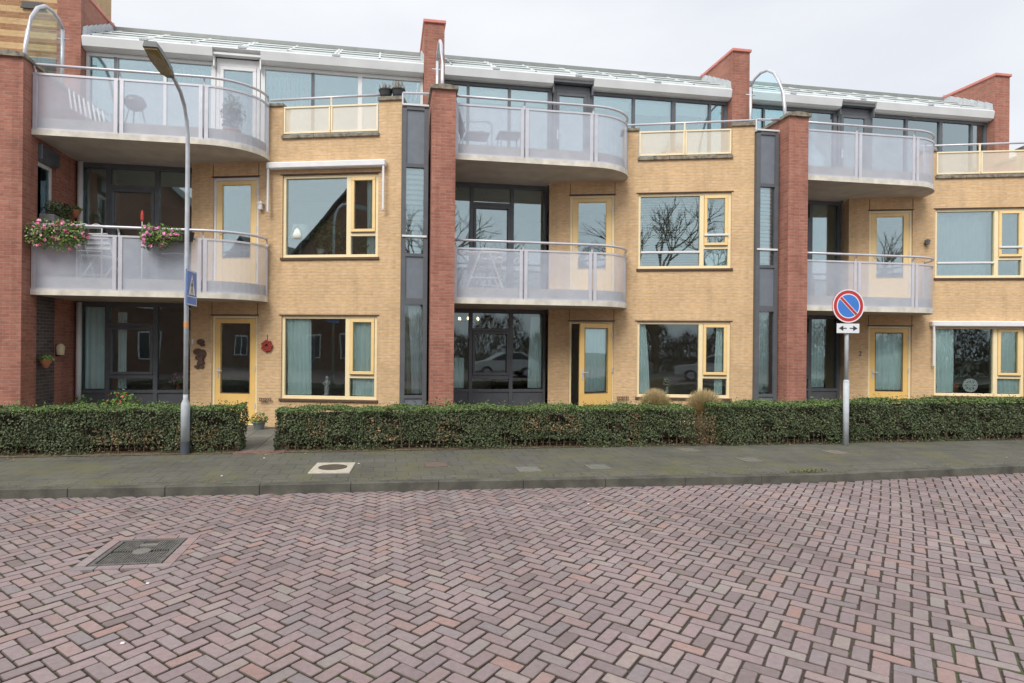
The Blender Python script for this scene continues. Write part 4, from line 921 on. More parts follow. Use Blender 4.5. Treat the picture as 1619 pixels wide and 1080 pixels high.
for k,u,z in ((0,-1.88,1.80),(1,-.02,0)):
    if z: t_=thing('door_bell',WF[k](u,-.01,z),'small white door bell on the wall behind the lamp post','door bell'); MB(WF[k]).bbox(u-.02,u+.02,-.015,0,z-.05,z+.05,.004).build('plate',WPL,t_)
def text(s,size,fr_loc,rotz,m,name,parent=None,thing_=None,ext=.004):
    cu_=bpy.data.curves.new(name,'FONT'); cu_.body=s; cu_.size=size; cu_.extrude=ext; cu_.align_x='CENTER'; cu_.align_y='CENTER'
    ob=bpy.data.objects.new(name,cu_); COL.objects.link(ob); dg=bpy.context.evaluated_depsgraph_get(); me=bpy.data.meshes.new_from_object(ob.evaluated_get(dg)); bpy.data.objects.remove(ob)
    o=bpy.data.objects.new(name,me); COL.objects.link(o); me.materials.append(m); o.location=fr_loc; o.rotation_euler=(PI/2,0,rotz); return o
tag(text('2',.17,WF[2](-1.655,-.008,1.665),-R(15.5),DGALV,'house_number'),'dark numeral 2 on the yellow wall left of the right-hand door','house number')

# ---------------------------------------------------------------- window-sill objects
f0=WF[0]
c=f0(.86,.24,.752); t_=thing('statuette',c,'white figurine on the sill of the left ground-floor window','statuette')
MB().lathe(c,[(.06,0),(.06,.03),(.045,.035),(.05,.08),(.055,.16),(.045,.20),(.03,.215)],14).build('base',WPL,t_,smooth=True)
mb=MB(); mb.lathe((c[0],c[1],c[2]+.2),[(.03,0),(.045,.05),(.035,.09),(.015,.10),(.014,.115),(.03,.13),(.034,.155),(.022,.18),(.008,.187)],14); mb.tube([(c[0]-.04,c[1],c[2]+.28),(c[0]-.075,c[1]-.02,c[2]+.22),(c[0]-.02,c[1]-.04,c[2]+.2)],.012,6).tube([(c[0]+.04,c[1],c[2]+.28),(c[0]+.065,c[1]-.03,c[2]+.23),(c[0]+.01,c[1]-.05,c[2]+.21)],.012,6); mb.build('figure',WPL,t_,smooth=True)
c=f0(.27,.25,3.56); t_=thing('table_lamp',c,'table lamp with a pale drum shade in the left first-floor window','table lamp')
MB().lathe(c,[(.07,0),(.07,.015),(.012,.02),(.010,.36)],12).build('stand',RAIL,t_,smooth=True); MB().lathe((c[0],c[1],c[2]+.32),[(.19,0),(.185,.10),(.15,.30),(.148,.30),(.18,.10),(.185,0)],24).build('shade',mat('lamp_shade_cloth',(.80,.84,.78),.9),t_,smooth=True)
c=f0(.86,.30,3.56); bush('house_plant',(c[0],c[1],c[2]+.38),(.36,.13,.38),420,.10,[GRN,REDF],'leafy house plant with a few red bracts in the left first-floor window','house plant',weights=(14,1))
c=f0(.71,.26,3.555); tag(MB().lathe(c,[(.07,0),(.085,.14),(.08,.14),(.06,.02)],14).build('flower_pot',WPL,origin=c,smooth=True),'white flower pot on the sill below the leafy house plant','flower pot')
c=f0(1.66,.24,3.56); bush('house_plant',(c[0],c[1],c[2]+.17),(.18,.12,.14),160,.11,[LEAFT],'spiky small plant in the lower casement of the left first-floor window','house plant')
c=WF[1](.70,.26,.755); t_=thing('flower_vase',c,'glass vase of white flowers on the sill of the middle ground-floor window','vase')
MB().lathe(c,[(.035,0),(.04,.05),(.025,.12),(.03,.15)],12).build('vase',mat('vase_glass',(.55,.70,.66),.1),t_,smooth=True); mb=MB()
for i in range(150):
    d=Vector((rnd.gauss(0,1),rnd.gauss(0,1),rnd.gauss(0,1))).normalized()*rnd.random()**.5; mb.leaf((c[0]+d.x*.09,c[1]+d.y*.09,c[2]+.25+d.z*.11),.045,0 if rnd.random()<.6 else 1)
mb.build('flowers',[GRN,WPL],t_,uvfr=False)
c=SF[1](.58,.16,.80); pot(c,.05,.10,WPL,(.09,.10),70,[GRN,WPL],'little potted plant in the narrow strip left of the right pillar',size=.05,weights=(3,1),cat='house plant')
c=WF[2](.76,.55,.76); t_=thing('agave_plant',c,'spiky agave behind the round white ornament in the right-hand window','house plant'); mb=MB()
for i in range(34):
    a=2*PI*i/34*3.1; el=rnd.uniform(.2,1.2); L_=rnd.uniform(.35,.5); pr=None
    for s in range(5):
        q=s/4; r_=L_*q*math.cos(el*(1-.3*q)); z=.25+L_*q*math.sin(el*(1-.45*q)); wd=.028*(1-q)**.6+.002
        cp=(c[0]+r_*math.cos(a),c[1]+r_*math.sin(a),c[2]+z); sx_=(-math.sin(a)*wd,math.cos(a)*wd)
        cur=((cp[0]-sx_[0],cp[1]-sx_[1],cp[2]),(cp[0]+sx_[0],cp[1]+sx_[1],cp[2]))
        if pr: mb.face([pr[0],pr[1],cur[1],cur[0]])
        pr=cur
mb.build('leaves',mat('agave_green',(.16,.27,.17),.5,var=.3),t_,uvfr=False); MB().lathe(c,[(.09,0),(.13,.2),(.14,.22),(.12,.22)],14).build('pot',TERRA,t_)
fr=WF[2]; t_=thing('round_ornament',fr(.90,.17,.76),'round white openwork disc leaning on the sill of the right-hand ground-floor window','ornament'); mb=MB(fr); cz=.935
mb.disc((.90,.16,cz),.165,'y',36,.012,r0=.140).disc((.90,.161,cz),.05,'y',20,.010)
for i in range(8):
    a=2*PI*i/8
    for r_,s in ((.095,.036),): mb.disc((.90+r_*math.cos(a),.162,cz+r_*math.sin(a)),s+.006,'y',14,.009,r0=.018)
    mb.disc((.90+.125*math.cos(a+.39),.163,cz+.125*math.sin(a+.39)),.022,'y',10,.008)
mb.build('openwork',mat('glossy_white',(.85,.88,.86),.4),t_)
c=(-4.35,13.35,.80); pot(c,.07,.14,TERRA,(.20,.26),170,[GRN,MAG],'pink-flowering potted plant inside the left ground-floor glazing behind the lamp post',size=.065,weights=(2,1.6),cat='house plant')
c=(2.0,13.9,.15); t_=thing('round_paper_lamp',(1.62,13.6,1.45),'pale round lamp inside the middle ground-floor loggia glazing','lamp'); MB().lathe((1.62,13.6,1.33),[(.02,0),(.09,.04),(.12,.12),(.09,.20),(.02,.24)],18).build('globe',WPL,t_,smooth=True); MB().tube([(1.62,13.6,.15),(1.62,13.6,1.34)],.012,6).build('stand',BLK,t_)
# lit chandelier
t_=thing('chandelier',(1.98,14.4,2.45),'small lit chandelier high inside the middle ground-floor glazing','chandelier'); LIT=bpy.data.materials.new('lit_bulb'); LIT.use_nodes=True; b_=LIT.node_tree.nodes['Principled BSDF']; b_.inputs['Emission Color'].default_value=(1,.72,.38,1); b_.inputs['Emission Strength'].default_value=2
mb=MB(); bb=MB(); mb.tube([(2.0,14.3,2.6),(2.0,14.3,2.40)],.01,6)
for i in range(6):
    a=2*PI*i/6+.3; x,y=2.0+.26*math.cos(a),14.3+.26*math.sin(a); mb.tube([(2.0,14.3,2.42),((2+x)/2,(14.3+y)/2,2.36),(x,y,2.40)],.008,5); bb.lathe((x,y,2.40),[(.012,0),(.026,.03),(.018,.06),(.004,.08)],8)
mb.build('arms',RUST,t_); bb.build('bulbs',LIT,t_)
# room furniture hints
def cabinet(x,y,w_,d,h,mt,label):
    t_=thing('cabinet',(x,y,.15),label,'cabinet'); MB().bbox(x,x+w_,y,y+d,.20,.15+h,.012).build('body',mt,t_); m2=MB(); 
    for i in range(3): m2.box(x+.03+i*(w_-.04)/3,x+.01+(i+1)*(w_-.04)/3,y-.018,y-.001,.25,.1+h)
    m2.build('door_panel',mt,t_); m3=MB()
    for a in (x+.05,x+w_-.09): m3.box(a,a+.04,y+.03,y+.07,.15,.20)
    m3.build('feet',BLK,t_)
cabinet(2.9,15.6,1.2,.45,.9,mat('dark_wood',(.10,.06,.035),.5,var=.4,scale=12),'dark wooden cabinet inside the middle ground-floor room')
cabinet(-4.9,15.6,1.0,.45,.9,mat('light_wood',(.36,.25,.15),.5,var=.3,scale=12),'light wooden cabinet inside the left ground-floor room')

# ---------------------------------------------------------------- balcony furniture
def tubes(mb,L_,r=.011,n=6):
    for P in L_: mb.tube(P,r,n)
    return mb
# white folded chairs on the first-floor left balcony
def folding_chair(x,y,z,mt,label,rz=0,grp=None):
    f=Fr(x,y,rz,z); t_=thing('folding_chair',(x,y,z),label,'folding chair',grp)
    mb=MB(f); tubes(mb,[[(-.24,.22,0),(-.24,-.18,.85)],[(.24,.22,0),(.24,-.18,.85)],[(-.22,-.25,0),(-.22,.2,.48)],[(.22,-.25,0),(.22,.2,.48)],[(-.24,-.18,.85),(.24,-.18,.85)],[(-.22,-.22,.08),(.22,-.22,.08)]],.013); mb.build('frame',mt,t_)
    mb=MB(f)
    for i in range(5): mb.box(-.22,.22,-.22+i*.09,-.15+i*.09,.44,.455)
    mb.build('seat',mt,t_); mb=MB(f)
    for i in range(3): mb.box(-.23,.23,-.155+.045*(2-i),-.14+.045*(2-i),.58+i*.09,.64+i*.09)
    mb.build('backrest',mt,t_)
folding_chair(-5.35,12.1,2.94,WPL,'white folding chair on the left first-floor balcony behind the red flowers',10)
folding_chair(2.15,12.2,2.94,WPL,'white folding chair behind the left panel of the middle first-floor balcony',-8)
t_=thing('folding_table',(1.95,11.85,2.94),'white slatted folding table on the middle first-floor balcony','folding table'); f=Fr(1.95,11.85,0,2.94)
mb=MB(f)
for i in range(6): mb.box(-.38+i*.128,-.27+i*.128,-.22,.22,.70,.72)
mb.build('table_top',WPL,t_); tubes(MB(f),[[(-.36,-.2,0),(-.10,-.2,.70)],[(.36,-.2,0),(.10,-.2,.70)],[(-.36,.2,0),(-.10,.2,.70)],[(.36,.2,0),(.10,.2,.70)],[(-.28,-.2,.2),(.28,-.2,.2)]],.016).build('legs',WPL,t_)
# lounger chair and table on the middle terrace balcony
def garden_chair(x,y,z,rz,label):
    f=Fr(x,y,rz,z); t_=thing('garden_chair',(x,y,z),label,'garden chair'); DK=mat('taupe_mesh',(.20,.18,.19),.7)
    mb=MB(f); mb.prism([(-.25,-.28),(.25,-.28),(.25,.25),(-.25,.25)],.42,.44); mb.build('seat',DK,t_)
    MB(f).face([(-.28,-.25,.44),(-.28,.25,.44),(-.48,.25,1.08),(-.48,-.25,1.08)]).face([(-.295,-.25,.44),(-.495,-.25,1.08),(-.495,.25,1.08),(-.295,.25,.44)]).build('backrest',DK,t_)
    mb=MB(f)
    for s in (-.28,.28): tubes(mb,[[(-.34,s,0),(-.30,s,.62),(.20,s,.66),(.28,s,.60),(.28,s,0)],[(-.28,s,.44),(-.49,s,1.1)]],.013)
    mb.build('frame',DK,t_)
garden_chair(1.85,12.3,5.76,0,'brown mesh garden chair on the middle terrace balcony')
t_=thing('side_table',(2.55,12.3,5.76),'low garden table beside the brown mesh chair on the middle terrace','side table'); MB().bbox(2.30,2.80,12.05,12.55,6.24,6.27,.006).build('table_top',mat('taupe_mesh2',(.22,.20,.20),.6),t_); tubes(MB(),[[(a,b_,5.76),(a,b_,6.24)] for a in (2.34,2.76) for b_ in (12.1,12.5)],.013).build('legs',DGALV,t_)
# left terrace: slatted lounger folded up, wire ball, topiary
t_=thing('slatted_lounger',(-5.75,12.2,5.76),'slatted white lounger leaning behind the left panel of the upper left balcony','lounger'); mb=MB()
for i in range(8): mb.tube([(-6.05+i*.085,12.35,6.62-i*.055),(-5.83+i*.085,12.0,6.10-i*.05)],.016,5)
mb.build('slats',WPL,t_); tubes(MB(),[[(-6.1,12.36,6.66),(-5.35,12.36,6.18)],[(-5.87,12.0,6.12),(-5.15,12.0,5.76)],[(-5.3,12.36,6.2),(-5.2,12.3,5.76)]],.018).build('frame',mat('taupe_mesh3',(.22,.2,.21),.6),t_)
t_=thing('kettle_barbecue',(-4.85,12.3,5.76),'round dark kettle barbecue on legs behind the upper left railing','barbecue'); MB().lathe((-4.85,12.3,6.26),[(.02,0),(.14,.05),(.20,.14),(.20,.16),(.15,.26),(.03,.31)],18).build('kettle',BLK,t_,smooth=True); tubes(MB(),[[(-4.85+.12*math.cos(a),12.3+.12*math.sin(a),6.3),(-4.85+.26*math.cos(a),12.3+.26*math.sin(a),5.76)] for a in (0,2.1,4.2)],.012).build('legs',DGALV,t_)
bush('topiary',(-3.05,12.25,6.30),(.22,.22,.40),900,.05,[LEAF,LEAFT],'tall oval evergreen in a pot in front of the white terrace door','potted plant',weights=(4,1))
p=(-3.05,12.25,5.76); tag(MB().lathe(p,[(.13,0),(.17,.2),(.18,.2),(.18,.23),(.15,.23)],14).build('plant_pot',TERRA,origin=p),'terracotta pot under the tall oval evergreen on the left terrace','plant pot')
# small things on the first floor left balcony
c=(-4.55,11.9,2.94); t_=thing('garden_windmill',c,'red and white stick ornament standing behind the balcony rail left of the lamp post','garden ornament'); MB().tube([(c[0],c[1],c[2]),(c[0],c[1],c[2]+1.25)],.010,6).build('stick',WPL,t_); MB().lathe((c[0],c[1],c[2]+1.12),[(.02,0),(.03,.02),(.03,.12),(.01,.2)],8).build('red_top',mat('red_plastic',(.55,.06,.04),.5),t_)
c=(-5.5,11.75,2.94); t_=thing('iron_bench',c,'white curled metal chair back visible over the balcony rail right of the red flowers','garden chair'); mb=MB()
for dx in (0,.22): mb.tube([(c[0]+dx+.10*math.cos(a/8*PI),c[1],c[2]+.93+.07*math.sin(a/8*PI)) for a in range(9)],.010,5)
mb.build('back_scrolls',WPL,t_); tubes(MB(),[[(c[0]-.1,c[1],c[2]),(c[0]-.1,c[1],c[2]+.93)],[(c[0]+.32,c[1],c[2]),(c[0]+.32,c[1],c[2]+.93)],[(c[0]-.1,c[1],c[2]+.5),(c[0]+.32,c[1],c[2]+.5)],[(c[0]-.1,c[1],c[2]+.93),(c[0]+.32,c[1],c[2]+.93)]],.012).build('frame',WPL,t_)

# ---------------------------------------------------------------- street lamp
x,y=-2.955,9.36; t_=thing('street_lamp',(x,y,.115),'tall grey street lamp with a slanted yellowed lamp head, in front of the left hedge','street lamp')
MB().lathe((x,y,.10),[(.066,0),(.066,.20)],18).build('foot_band',mat('dark_band',(.07,.08,.10),.6),t_)
MB().lathe((x,y,.30),[(.063,0),(.063,.52),(.060,.56),(.034,.63),(.033,.70)],18).build('base_tube',GALV,t_,smooth=True)
P=[(x,y,.98),(x,y,3.0),(x,y,4.55),(x,y-.01,4.85),(x,y-.06,5.08),(x,y-.17,5.25),(x,y-.34,5.38),(x,y-.56,5.44),(x,y-.78,5.47)]
MB().tube(P,[.033,.032,.030,.029,.028,.027,.026,.025,.025],14).build('pole',GALV,t_,smooth=True)
hd=MB(); f=Fr(x,y-.72,0,5.44)
# lamp head: long slanted box seen from below
prof=[(0,.05,-.035,.035),(-.12,.075,-.05,.05),(-.45,.10,-.045,.06),(-.72,.09,-.02,.05)]
rings=[]
for v,hw,zl,zh in prof:
    zz=-v*.08; rings.append([hd.vert(f_) for f_ in [(x-hw,y-.72+v,5.44+zz+zl),(x+hw,y-.72+v,5.44+zz+zl),(x+hw*.8,y-.72+v,5.44+zz+zh),(x-hw*.8,y-.72+v,5.44+zz+zh)]])
for a,b_ in zip(rings,rings[1:]):
    for i in range(4): hd.f.append([a[i],a[(i+1)%4],b_[(i+1)%4],b_[i]]); hd.mi.append(0)
hd.f+=[rings[0][::-1],rings[-1]]; hd.mi+=[0,0]; lh=hd.build('lamp_head',DGALV,t_)
ln=MB(); ln.face([(x-.078,y-.88,5.448-.05),(x+.078,y-.88,5.448-.05),(x+.082,y-1.41,5.44+.055-.032),(x-.082,y-1.41,5.44+.055-.032)]); 
ln=MB(); pr=[(x-.072,y-.86),(x+.072,y-.86),(x+.088,y-1.2),(x+.078,y-1.42),(x-.078,y-1.42),(x-.088,y-1.2)]
def zz(yy): s=(y-.72-yy); return 5.44+s*.08-.05+.03*max(0,(s-.45))/.27
A=[ln.vert((a,b_,zz(b_)-.022)) for a,b_ in pr]; B_=[ln.vert((a,b_,zz(b_)+.004)) for a,b_ in pr]; ln.f+=[A[::-1],B_]; ln.mi+=[0,0]
for i in range(6): ln.f.append([A[i],A[(i+1)%6],B_[(i+1)%6],B_[i]]); ln.mi.append(0)
ln.build('lens',LENS,lh)
MB().lathe((x,y,2.00),[(.0345,0),(.0345,.09)],14).build('orange_band',mat('orange_tape',(.62,.30,.12),.6),t_)
# pedestrian crossing sign on the lamp post, facing along the street
BLUE=mat('sign_blue',(.05,.20,.62),.35,var=.08); WH=mat('sign_white',(.74,.77,.80),.35,var=.06); BLKS=mat('sign_black',(.03,.03,.035),.5)
X0=-2.90; y0,y1,z0,z1=9.18,9.66,2.33,2.86
t_=thing('pedestrian_crossing_sign',(X0,9.36,2.33),'blue crossing sign with a white triangle, clamped to the street lamp','traffic sign')
MB().bbox(X0-.012,X0,y0,y1,z0,z1,.004).build('plate',BLUE,t_)
bd=MB(); a=.012
zm=z0+.135
for (p,q,r_,s) in ((y0+.008,y1-.008,z0+.008,z0+.022),(y0+.008,y1-.008,z1-.022,z1-.008),(y0+.008,y1-.008,zm-.007,zm+.007),(y0+.008,y0+.022,z0+.022,z1-.022),(y1-.022,y1-.008,z0+.022,z1-.022)): bd.box(X0,X0+.002,p,q,r_,s)
bd.build('white_border',WH,t_)
cy=(y0+y1)/2; MB().face([(X0+.003,cy-.155,zm+.025),(X0+.003,cy+.155,zm+.025),(X0+.003,cy,z1-.05)]).build('white_triangle',WH,t_)
mn=MB(); X1=X0+.006; B0=zm+.03
mn.face([(X1,cy-.012,B0+.19),(X1,cy+.012,B0+.19),(X1,cy+.016,B0+.10),(X1,cy-.016,B0+.10)]).face([(X1,cy-.014,B0+.10),(X1,cy+.002,B0+.10),(X1,cy-.045,B0+.01),(X1,cy-.062,B0+.01)]).face([(X1,cy-.002,B0+.10),(X1,cy+.014,B0+.10),(X1,cy+.055,B0+.01),(X1,cy+.038,B0+.01)]).face([(X1,cy-.01,B0+.18),(X1,cy+.0,B0+.165),(X1,cy-.05,B0+.12),(X1,cy-.058,B0+.13)]).face([(X1,cy+.01,B0+.18),(X1,cy,B0+.165),(X1,cy+.045,B0+.125),(X1,cy+.055,B0+.135)])
mn.disc((X1,cy,B0+.21),.014,'x',12,.001)
for i in range(4): mn.face([(X1,cy-.10+i*.055,B0+.0),(X1,cy-.075+i*.055,B0+.0),(X1,cy-.080+i*.055,B0-.014),(X1,cy-.108+i*.055,B0-.014)])
mn.build('walking_figure',BLKS,t_)
MB().box(X0-.03,X0-.012,9.33,9.39,2.4,2.43).box(X0-.03,X0-.012,9.33,9.39,2.75,2.78).build('clamp',GALV,t_)
# no-parking sign
x,y=7.86,9.06; t_=thing('no_parking_sign',(x,y,.115),'round red and blue no-parking sign on a grey post in front of the hedge','traffic sign')
MB().tube([(x,y,.11),(x,y,1.22)],.046,14).tube([(x,y,1.22),(x,y,2.62)],.031,14).build('post',GALV,t_,smooth=True)
MB().lathe((x,y,1.19),[(.046,0),(.046,.03),(.031,.05)],14).build('collar',GALV,t_)
Fs=Fr(x-.015,y-.05,4,2.51)
RED=mat('sign_red',(.50,.03,.035),.35,var=.08)
d=MB(Fs); d.disc((0,0,0),.29,'y',48,.012); dk=d.build('disc',RED,t_)
MB(Fs).disc((0,-.0025,0),.288,'y',48,.002,r0=.268).disc((0,-.0025,0),.212,'y',48,.002,r0=.195).build('white_rings',WH,dk)
MB(Fs).disc((0,-.002,0),.196,'y',48,.0015).build('blue_field',BLUE,dk)
s=MB(Fs); ca,sa=math.cos(R(45)),math.sin(R(45))
def bar(w_,o,L_): 
    q=[(-L_,-w_),(L_,-w_),(L_,w_),(-L_,w_)]; return [(a*ca+b_*sa,o,-a*sa+b_*ca) for a,b_ in q]
s.face(bar(.032,-.0055,.200)); s.build('white_edge',WH,dk); MB(Fs).face(bar(.021,-.008,.203)).build('red_slash',RED,dk)
pl=MB(Fs); pl.bbox(-.205,.205,.0,.010,-.47,-.295,.003); pw=pl.build('arrow_plate',WH,t_); ar=MB(Fs)
for s_ in (-1,1): ar.box(s_*.03,s_*.10,-.003,-.001,-.392,-.375).face([(s_*.09,-.002,-.43),(s_*.09,-.002,-.337),(s_*.17,-.002,-.3835)])
ar.build('arrow',BLKS,pw); MB(Fs).box(-.205,.205,-.002,-.001,-.30,-.295).box(-.205,.205,-.002,-.001,-.47,-.465).build('plate_edge',BLKS,pw)

# ---------------------------------------------------------------- litter and fallen leaves
lf=MB()
for i in range(520):
    xx=rnd.uniform(-8,13); yy=rnd.choice([rnd.uniform(7.15,9.3),rnd.gauss(6.98,.12),rnd.gauss(7.3,.08),rnd.gauss(9.2,.08),rnd.gauss(9.2,.08)]); zz_=.122 if yy>kerb_y(xx) else .012
    if kerb_y(xx)-.02<yy<kerb_y(xx)+.03: continue
    lf.leaf((xx,yy,zz_),rnd.uniform(.018,.045),0 if rnd.random()<.8 else 1,nrm=(0,0,3))
kind(lf.build('fallen_leaves',[LEAFD,LEAFT],uvfr=False),'stuff','brown fallen leaves scattered over pavement and gutter')
ms_=MB()
for i in range(900):
    xx=rnd.uniform(-8,13); ms_.leaf((xx,kerb_y(xx)+.15+rnd.gauss(0,.04),.119+rnd.random()*.012),.022,0,nrm=(0,0,2))
for i in range(160):
    xx=rnd.gauss(5.6,.16); ms_.leaf((xx,kerb_y(xx)+.13+rnd.gauss(0,.04),.12+rnd.random()*.02),.03,0)
for i in range(900):
    xx=rnd.uniform(-8,13); ms_.leaf((xx,rnd.gauss(9.22,.05),.118+rnd.random()*.02),.022,0,nrm=(0,0,2))
kind(ms_.build('kerbside_moss',[mat('moss',(.1,.12,.03),.9,island=[(.10,.11,.045),(.15,.16,.07),(.19,.185,.09)])],uvfr=False),'stuff','low green moss and weeds along the kerb and hedge foot')
for i,(xx,yy,zz_) in enumerate([(-1.7,4.6,.002),(-.36,8.3,.115),(2.25,6.3,.002),(-1.72,8.85,.115),(-2.0,7.7,.115),(-1.5,3.7,.002)]):
    mb=MB(); mb.bbox(xx-.012,xx+.012,yy-.009,yy+.009,zz_,zz_+.010,.003)
    tag(mb.build('litter_scrap',WPL,origin=(xx,yy,zz_)),['white scrap on the bricks right of the drain cover','white scrap right of the sewer cover','white scrap on the road near the kerb in the middle','white scrap in the pavement by the lamp foot','white scrap on the pavement at the left','white scrap on the bricks at the lower left'][i],'litter','white scraps lying on the street')

# ---------------------------------------------------------------- the other side of the street (seen mirrored in the windows)
GLO=glassmat('opposite_glass',(.2,.22,.24),.2); ROOFT=mat('dark_roof_tiles',(.06,.055,.055),.8,var=.3,scale=20)
MB().face([(-60,-20,.0),(60,-20,.0),(60,-12,.0),(-60,-12,.0)]).build('far_pavement',TILE); kind(bpy.data.objects['far_pavement'])
def house(x0,w_,h,rh,label,yy=-22,d=9,wall=OPB):
    t_=thing('brick_house',(x0+w_/2,yy-d/2,0),label,'house','houses across the street')
    mb=MB(Fr(0,0,0)); y0=yy; hs=[]
    mb.box(x0,x0+w_,y0-d,y0,0,h); mb.face([(x0,y0,h),(x0+w_,y0,h),(x0+w_/2,y0,h+rh)]).face([(x0,y0-d,h),(x0+w_,y0-d,h),(x0+w_/2,y0-d,h+rh)]); mb.build('wall',wall,t_)
    r_=MB(); 
    for s in (0,1):
        xa=x0-.3 if s==0 else x0+w_+.3; za=h-.3*rh/(w_/2)
        r_.face([(xa,y0+.3,za),(x0+w_/2,y0+.3,h+rh+.1),(x0+w_/2,y0-d-.3,h+rh+.1),(xa,y0-d-.3,za)])
        r_.face([(xa,y0+.3,za+.18),(x0+w_/2,y0+.3,h+rh+.28),(x0+w_/2,y0-d-.3,h+rh+.28),(xa,y0-d-.3,za+.18)]).face([(xa,y0+.3,za),(x0+w_/2,y0+.3,h+rh+.1),(x0+w_/2,y0+.3,h+rh+.28),(xa,y0+.3,za+.18)])
    rf=r_.build('roof',ROOFT,t_); MB().box(x0+w_*.3,x0+w_*.3+.6,y0-d/2,y0-d/2+.6,h+rh*.4,h+rh+.6).build('chimney',wall,rf)
    n=max(2,int(w_/2.6))
    for fl in range(2 if h<6.5 else 3):
        for i in range(n):
            cx=x0+w_*(i+.5)/n; zb=.9+fl*2.9
            if zb+1.6>h: continue
            m2=MB(); a,b_=cx-.6,cx+.6; m2.box(a,b_,y0+.001,y0+.05,zb,zb+.07).box(a,b_,y0+.001,y0+.05,zb+1.5,zb+1.6).box(a,a+.08,y0+.002,y0+.05,zb+.07,zb+1.5).box(b_-.08,b_,y0+.002,y0+.05,zb+.07,zb+1.5).box(cx-.04,cx+.04,y0+.002,y0+.05,zb+.07,zb+1.5)
            wn=m2.build('window',FW,t_); MB().box(a+.08,b_-.08,y0+.005,y0+.02,zb+.07,zb+1.5).build('pane',mat('opposite_pane',(.03,.035,.04),.08),wn)
    MB().box(x0+.4,x0+1.4,y0+.001,y0+.06,.05,2.2).build('door',FG,t_)
house(-20.5,11,8.0,5.0,'tall gabled brick house across the street, mirrored in the left first-floor window',yy=-10.8,d=8)
house(-33,9,5.4,4.6,'second gabled brick house across the street, beside the tall one',yy=-14)
house(-9.3,8.5,6.4,4.2,'brick house with a lower roof across the street, mirrored in the left loggia glazing',yy=-12.2,d=8)
# brown winter thicket between the houses
mb=MB(); 
for i in range(17000):
    x_=rnd.uniform(-2,38); hh=3.2+.9*math.sin(x_*.9)+.5*math.sin(x_*2.7); z_=hh*rnd.random(); y_=rnd.uniform(-21,-17.5)
    a_=rnd.gauss(0,.5); L_=rnd.uniform(.3,.9); mb.face([(x_,y_,z_),(x_+.03,y_,z_),(x_+.03+a_*L_,y_,z_+L_)])
    if i%2: mb.leaf((x_,y_,z_),.28)
kind(mb.build('thicket',mat('thicket_brown',(.08,.06,.04),.9,island=[(.07,.05,.035),(.11,.08,.05),(.05,.05,.03),(.14,.10,.06)]),uvfr=False),'stuff','brown winter thicket across the street')
def tree(x,y,h,label,seed):
    r0=random.Random(seed); t_=thing('bare_tree',(x,y,0),label,'tree','bare winter trees across the street'); mb=MB(); cr_=MB()
    def br(p,d,L_,r_,dep):
        q=p+d*L_; mid=(p+q)/2+Vector((r0.gauss(0,.05),r0.gauss(0,.05),0))*L_
        (mb if dep<1 else cr_).tube([tuple(p),tuple(mid),tuple(q)],r_,6 if dep<2 else 3,cap=False,r1=r_*.6)
        if dep>=6: return
        for i in range(3):
            nd=(d+Vector((r0.gauss(0,.42),r0.gauss(0,.42),r0.gauss(.12,.28)))).normalized(); br(p+(q-p)*r0.uniform(.6,1),nd,L_*r0.uniform(.62,.85),max(.011,r_*.6),dep+1)
    br(Vector((x,y,0)),Vector((0,0,1)),h*.27,h*.022,0)
    mb.build('trunk',TWIG,t_,uvfr=False); cr_.build('crown',TWIG,t_,uvfr=False)
tree(3.1,-17,15,'bare tree mirrored in the middle first-floor window',3)
tree(-2.8,-17.5,13.5,'bare tree mirrored in the middle first-floor door',11)
tree(17.5,-17,13,'bare tree mirrored in the right-hand first-floor door',5)
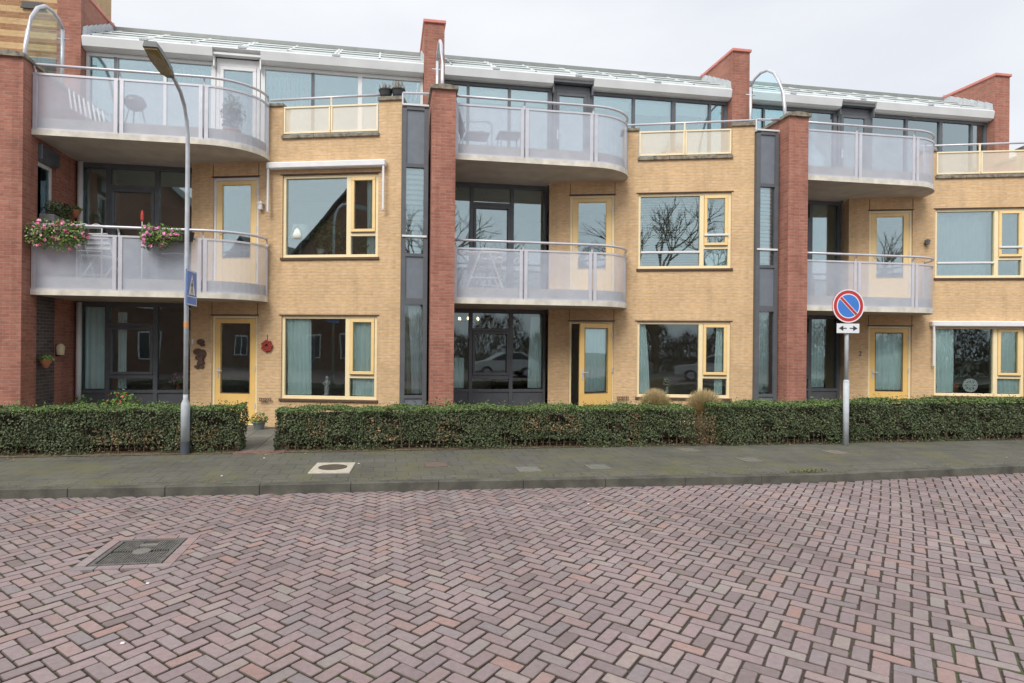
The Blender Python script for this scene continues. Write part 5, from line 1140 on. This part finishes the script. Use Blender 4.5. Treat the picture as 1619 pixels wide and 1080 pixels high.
def car(x,y,L_,paint,label,van=False,rz=0,name='parked_car'):
    t_=thing(name,(x,y,0),label,'van' if van else 'car','vehicles parked across the street'); W=.88
    if van: low=[(0,.35),(0,1.0),(.12,1.25),(.75,1.30),(L_-.03,1.30),(L_,.40)]; hi=[(.8,1.30),(1.35,2.2),(1.6,2.35),(L_-.08,2.35),(L_-.03,1.30)]
    else: low=[(0,.35),(0,.62),(.1,.80),(1.05,.95),(L_-.15,.98),(L_-.02,.9),(L_,.40)]; hi=[(.95,.95),(1.75,1.42),(2.2,1.50),(L_-.9,1.46),(L_-.25,.98)]
    def ext(mb,pts,w0,w1=None):
        n=len(pts); zmin=min(p[1] for p in pts); zmax=max(p[1] for p in pts); ws=[(w0 if w1 is None else w0+(w1-w0)*(p[1]-zmin)/(zmax-zmin)) for p in pts]
        A=[mb.vert((x+p[0],y-w_,p[1])) for p,w_ in zip(pts,ws)]; B_=[mb.vert((x+p[0],y+w_,p[1])) for p,w_ in zip(pts,ws)]
        mb.f+=[A,B_[::-1]]; mb.mi+=[0,0]
        for i in range(n): mb.f.append([A[i],A[(i+1)%n],B_[(i+1)%n],B_[i]]); mb.mi.append(0)
    b_=MB(); ext(b_,low,W); ext(b_,hi,W-.03,W-.2 if not van else W-.1); b_.build('body',paint,t_)
    g=MB(); c=[(sum(p[0] for p in hi)/len(hi)),(sum(p[1] for p in hi)/len(hi))]; gi=[(c[0]+(p[0]-c[0])*.86,c[1]+(p[1]-c[1])*.74) for p in hi]
    if van: gi=[(1.0,1.42),(1.45,2.05),(2.2,2.05),(2.2,1.42)]
    ext(g,gi,W-.005,W-.175 if not van else W-.07); g.build('side_windows',mat('car_glass',(.02,.025,.03),.05),t_)
    for wx in (.78,L_-.75):
        for s_ in (-1,1):
            tr=MB().disc((x+wx,y+s_*W-(.0 if s_>0 else .16),.31),.31,'y',24,.16); wh=tr.build('wheel',BLK,t_); MB().disc((x+wx,y+s_*(W+.003)-(0 if s_>0 else .003)+(.16 if s_>0 else 0),.31),.19,'y',16,.004).build('rim',RAIL,wh)
    for s_ in (-1,1): MB().box(x-.01,x+.04,y+s_*.7-.13,y+s_*.7+.13,.58,.72).build('headlight',WPL,t_); MB().box(x+L_-.03,x+L_+.012,y+s_*.74-.1,y+s_*.74+.1,.72,.92).build('tail_light',mat('tail_red',(.4,.02,.02),.3),t_)
car(5.0,-8.5,3.9,mat('white_car_paint',(.72,.73,.74),.2),'white hatchback mirrored in the middle ground-floor glazing')
car(-.5,-8.2,4.2,mat('silver_car_paint',(.45,.47,.49),.2,.4),'silver car mirrored in the middle ground-floor window')
car(-10.4,-8.6,5.2,mat('white_van_paint',(.72,.73,.74),.25),'white delivery van mirrored in the left ground-floor glazing',True,name='parked_van')
